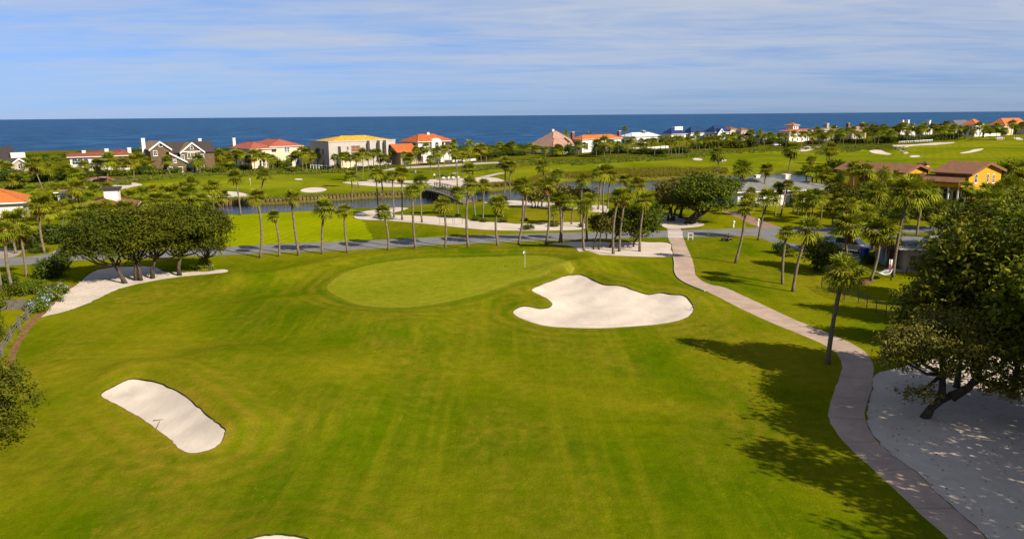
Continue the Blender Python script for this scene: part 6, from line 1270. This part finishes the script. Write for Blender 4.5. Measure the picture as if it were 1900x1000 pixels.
car('silver SUV parked on the bungalow driveway', 1583, 467, -.9, 'car_silver', 4.6, 1.75, True); car('dark blue car parked behind the dense garden tree', 1536, 459, .2, 'car_blue', 4.6, 1.6, True); car('blue grey car glimpsed under the left oaks', 143, 472, .15, 'car_blue', 4.5, 1.5)
def cart(label, px, py, ang):
    P = GH(px, py); root = empty('golf_cart', P, ang); tag(root, label, 'golf cart', 'parked golf carts')
    MB().prism([(-1.15, .35), (-1.15, .8), (-.35, .85), (-.3, .45), (.45, .42), (.6, .95), (.9, .9), (1.15, .65), (1.15, .35)], -.55, .55).build('body', 'cart_body', root, bevel=.04); se = MB().box(-.35, .15, -.5, .5, .62, .78).build('seat', 'cloth_dark', root); MB().box(-.42, -.3, -.5, .5, .79, 1.2).build('seat_back', 'cloth_dark', se)
    MB().box(-.85, .75, -.6, .6, 1.76, 1.84).build('canopy', 'cart_body' if px > 835 else 'cloth_dark', root, bevel=.03)
    for x, y in ((-.75, -.5), (-.75, .5), (.6, -.5), (.6, .5)): MB().tube([(x, y, .8), (x * .95, y, 1.77)], .03, 6).build('canopy_post', 'black_metal', root)
    for x in (-.75, .75):
        for s_ in (-1, 1):
            w = MB().tube([(x, s_ * .42, .24), (x, s_ * .6, .24)], .24, 12).build('wheel', 'rubber', root); MB().tube([(x, s_ * .58, .24), (x, s_ * .615, .24)], .13, 8).build('rim', 'white_plastic', w)
    for i, y in enumerate((-.25, .25)): MB().tube([(-1.0, y, .7), (-1.1, y, 1.5)], .14, 8).build('golf_bag', 'cloth_dark', root)
cart('left golf cart with dark canopy parked on the sand', 827, 333.5, .3); cart('right golf cart with pale canopy parked on the sand', 845, 333, .3)
# toilets, skip, bin, hammock
for i, (px, mat, lab) in enumerate([(769, 'navy_plastic', 'dark blue portable toilet beside the teal one'), (776.5, 'teal_plastic', 'teal portable toilet beside the dark blue one')]):
    P = GH(px, 303.5); root = empty('portable_toilet', P, .5); tag(root, lab, 'toilet'); MB().box(-.55, .55, -.55, .55, 0, 2.05).build('cabin', mat, root, bevel=.04); MB().box(-.4, .4, -.585, -.553, .12, 1.9).build('door', mat, root); MB().prism([(-.58, 2.06), (.58, 2.06), (.45, 2.25), (-.45, 2.25)], -.58, .58).build('roof', 'white_plastic', root)
P = GH(742, 303); root = empty('skip', P, .4); tag(root, 'dark rubbish skip at the corner of the unfinished house', 'skip'); MB().prism([(-2.2, .2), (2.2, .2), (2.6, 1.7), (-2.6, 1.7)], -1.0, 1.0).build('body', 'cloth_grey', root); MB().box(-2.65, 2.65, -1.06, 1.06, 1.702, 1.8).build('rim', 'black_metal', root)
[MB().box(x - .05, x + .05, -1.09, -1.02, .25, 1.69).build('rib', 'black_metal', root) for x in (-1.6, -.6, .6, 1.6)]
P = GH(1603, 477); root = empty('wheelie_bin', P, .3); tag(root, 'blue wheelie bin at the end of the bungalow driveway', 'bin')
MB().add([(-.26, -.3, .08), (.26, -.3, .08), (.26, .3, .08), (-.26, .3, .08), (-.36, -.42, 1.12), (.36, -.42, 1.12), (.36, .4, 1.12), (-.36, .4, 1.12)], [(0, 3, 2, 1), (4, 5, 6, 7), (0, 1, 5, 4), (1, 2, 6, 5), (2, 3, 7, 6), (3, 0, 4, 7)]).build('body', 'blue_plastic', root, bevel=.03); MB().box(-.38, .38, -.45, .44, 1.124, 1.2).build('lid', 'blue_plastic', root, bevel=.03); [MB().tube([(s_ * .28, .36, .12), (s_ * .36, .36, .12)], .12, 10).build('wheel', 'rubber', root) for s_ in (-1, 1)]
a, b = GH(1616, 520), GH(1656, 514); a.z += 1.25; b.z += 1.25; c0 = (a + b) / 2; root = empty('hammock', (c0.x, c0.y, 0)); tag(root, 'white hammock slung between two garden palms', 'hammock'); o0 = Vector(root.location); d = (b - a); d.z = 0; d.normalize(); n_ = Vector((-d.y, d.x, 0)); vs = []
for i in range(13):
    t = .14 + .72 * i / 12; p = a.lerp(b, t) - o0; p.z -= .85 * math.sin(math.pi * t) ** .8; wv = .65 * math.sin(math.pi * min(1, .3 + .7 * math.sin(math.pi * (t - .14) / .72)) / 2)
    for q in range(5): e = q / 4 * 2 - 1; vs.append(p + n_ * wv * e + Vector((0, 0, .16 * e * e)))
ob = MB().add(vs, [(i * 5 + q, i * 5 + q + 1, i * 5 + q + 6, i * 5 + q + 5) for i in range(12) for q in range(4)]).build('bed', 'hammock_cloth', root, sm=True); ob.modifiers.new('thick', 'SOLIDIFY').thickness = .03
for e, k in ((a, 0), (b, 12)):
    for q in range(5): MB().tube([e - o0, vs[k * 5 + q]], .012, 4).build('rope', 'hammock_cloth', root)
MB().box(-.18, .18, -.12, .12, 0, .1).build('cushion', 'cloth_pink', root, Vector(vs[10 * 5 + 2]) + Vector((0, 0, .05)), bevel=.03)
# towel over a garden chair frame by the tall hammock palm
P = GH(1653, 506); root = empty('beach_towel', (P.x, P.y, P.z)); tag(root, 'white and pink towel hung beside the tall hammock palm', 'towel'); MB().tube([(-.3, 0, 0), (-.3, 0, 1.5)], .025, 6).build('stand', 'grey_timber', root); MB().tube([(.3, 0, 0), (.3, 0, 1.5)], .025, 6).build('stand', 'grey_timber', root)
for z0, z1, m_ in ((.95, 1.55, 'white_plastic'), (.45, .948, 'cloth_pink')): MB().add([(-.3 + .1 * i, .04 * math.sin(i * 2.0), z) for z in (z0, z1) for i in range(7)], [(i, i + 1, i + 8, i + 7) for i in range(6)]).build('cloth_band', m_, root).modifiers.new('thick', 'SOLIDIFY').thickness = .02
# ------------------------------------------------------------------ people
def skin_mesh(name, verts, edges_, rad, mat, root, subd=2):
    me = bpy.data.meshes.new(name); me.from_pydata(verts, edges_, []); me.update(); me.materials.append(MATS[mat]); o = link(name, me, root); md = o.modifiers.new('skin', 'SKIN'); md.use_smooth_shade = True
    for i, r_ in enumerate(rad): me.skin_vertices[0].data[i].radius = (r_, r_) if not isinstance(r_, tuple) else r_
    me.skin_vertices[0].data[0].use_root = True
    s_ = o.modifiers.new('sub', 'SUBSURF'); s_.levels = subd; s_.render_levels = subd; return o
def person(label, px, py, ang, J, shirt, trousers, hair):
    """J: joint positions, feet at z=0"""
    P = GH(px, py); root = empty('person', P, ang); tag(root, label, 'person'); j = {k: Vector(v) for k, v in J.items()}
    vs = [j['pelvis'], j['chest'], j['neck'], j['head'], j['crown']]; ed = [(0, 1), (1, 2), (2, 3), (3, 4)]; rd = [.13, .15, .06, .095, .075]
    for s_ in 'lr':
        o = len(vs); vs += [j['sh' + s_], j['el' + s_], j['wr' + s_], j['ha' + s_]]; ed += [(1, o), (o, o + 1), (o + 1, o + 2), (o + 2, o + 3)]; rd += [.065, .048, .034, .04]
        o = len(vs); vs += [j['hip' + s_], j['kn' + s_], j['an' + s_], j['to' + s_]]; ed += [(0, o), (o, o + 1), (o + 1, o + 2), (o + 2, o + 3)]; rd += [.095, .065, .042, .04]
    b = skin_mesh('body', [tuple(v) for v in vs], ed, rd, 'skin', root)
    vs = [j['pelvis'] + Vector((0, 0, .02)), j['chest'], j['neck'] - Vector((0, 0, .05))]; ed = [(0, 1), (1, 2)]; rd = [.155, .18, .08]
    for s_ in 'lr': o = len(vs); vs += [j['sh' + s_], j['sh' + s_].lerp(j['el' + s_], .8)]; ed += [(1, o), (o, o + 1)]; rd += [.085, .065]
    skin_mesh('shirt', [tuple(v) for v in vs], ed, rd, shirt, root)
    vs = [j['pelvis']]; ed = []; rd = [.16]
    for s_ in 'lr': o = len(vs); vs += [j['hip' + s_], j['kn' + s_], j['an' + s_]]; ed += [(0, o), (o, o + 1), (o + 1, o + 2)]; rd += [.115, .085, .065]
    skin_mesh('trousers', [tuple(v) for v in vs], ed, rd, trousers, root)
    hd = j['head'].lerp(j['crown'], .75); MB().tube([hd + Vector((0, .02, -.02)), hd + Vector((0, .015, .06)), hd + Vector((0, .01, .10))], [.105, .098, .05], 10).build('hair', hair, root, sm=True)
    MB().add([j['head'] + Vector((-.015, -.09, 0)), j['head'] + Vector((.015, -.09, 0)), j['head'] + Vector((0, -.125, -.01)), j['head'] + Vector((0, -.09, .05))], [(0, 1, 2), (1, 3, 2), (3, 0, 2), (0, 3, 1)]).build('nose', 'skin', b); return root
def stand(dx=0.0, armf=0.0): return dict(pelvis=(0, 0, .95), chest=(0, .01, 1.3), neck=(0, .0, 1.48), head=(0, -.02, 1.6), crown=(0, -.01, 1.72), shl=(-.19, 0, 1.42), ell=(-.24, -.04 - armf, 1.14), wrl=(-.2, -.12 - armf, .92), hal=(-.18, -.15 - armf, .84), shr=(.19, 0, 1.42), elr=(.24, -.04 - armf, 1.14), wrr=(.2, -.14 - armf, .92), har=(.16, -.18 - armf, .86),
                            hipl=(-.1, 0, .9), knl=(-.12 - dx, -.02, .5), anl=(-.14 - dx, .02, .08), tol=(-.15 - dx, -.14, .04), hipr=(.1, 0, .9), knr=(.12 + dx, -.02, .5), anr=(.14 + dx, .02, .08), tor=(.15 + dx, -.14, .04))
person('golfer in a white shirt and dark trousers standing left of the carts', 806, 333, .4, stand(.03, .1), 'shirt_white', 'cloth_dark', 'shirt_white')
person('distant golfer in a white shirt out on the far fairway', 771, 327, -.6, stand(.02), 'shirt_white', 'cloth_grey', 'shirt_white')
person('person in dark clothes crouching on the grass near the road', 1354, 447.5, -1.2, dict(pelvis=(0, .12, .32), chest=(0, -.05, .62), neck=(0, -.12, .8), head=(0, -.17, .93), crown=(0, -.17, 1.05), shl=(-.19, -.06, .74), ell=(-.27, -.2, .5), wrl=(-.2, -.42, .42), hal=(-.16, -.5, .4), shr=(.19, -.06, .74), elr=(.27, -.2, .5), wrr=(.2, -.42, .38), har=(.16, -.5, .34),
       hipl=(-.12, .1, .3), knl=(-.2, -.3, .5), anl=(-.18, -.1, .08), tol=(-.2, -.28, .04), hipr=(.12, .1, .3), knr=(.22, -.3, .46), anr=(.2, -.08, .08), tor=(.22, -.26, .04)), 'cloth_dark', 'cloth_dark', 'hair_brown')
P = GH(1344, 447); root = empty('tool_bag', P, .2); tag(root, 'dark bag on the grass left of the crouching person', 'bag'); MB().prism([(-.45, 0), (.45, 0), (.5, .2), (.3, .42), (-.3, .42), (-.5, .2)], -.22, .22).build('bag', 'cloth_dark', root, bevel=.06); MB().tube([(-.25, 0, .4), (-.15, 0, .58), (.15, 0, .58), (.25, 0, .4)], .02, 6).build('handle', 'cloth_dark', root)
# light blue garden table seen through the trees on the right
P = GH(1868, 520); root = empty('garden_table', P, .2); tag(root, 'pale garden table glimpsed through the trees on the right', 'table'); MB().box(-1.1, 1.1, -.6, .6, .70, .76).build('table_top', 'pale_blue_wall', root); [MB().box(x - .05, x + .05, y - .05, y + .05, 0, .696).build('leg', 'pale_blue_wall', root) for x in (-1, 1) for y in (-.5, .5)]
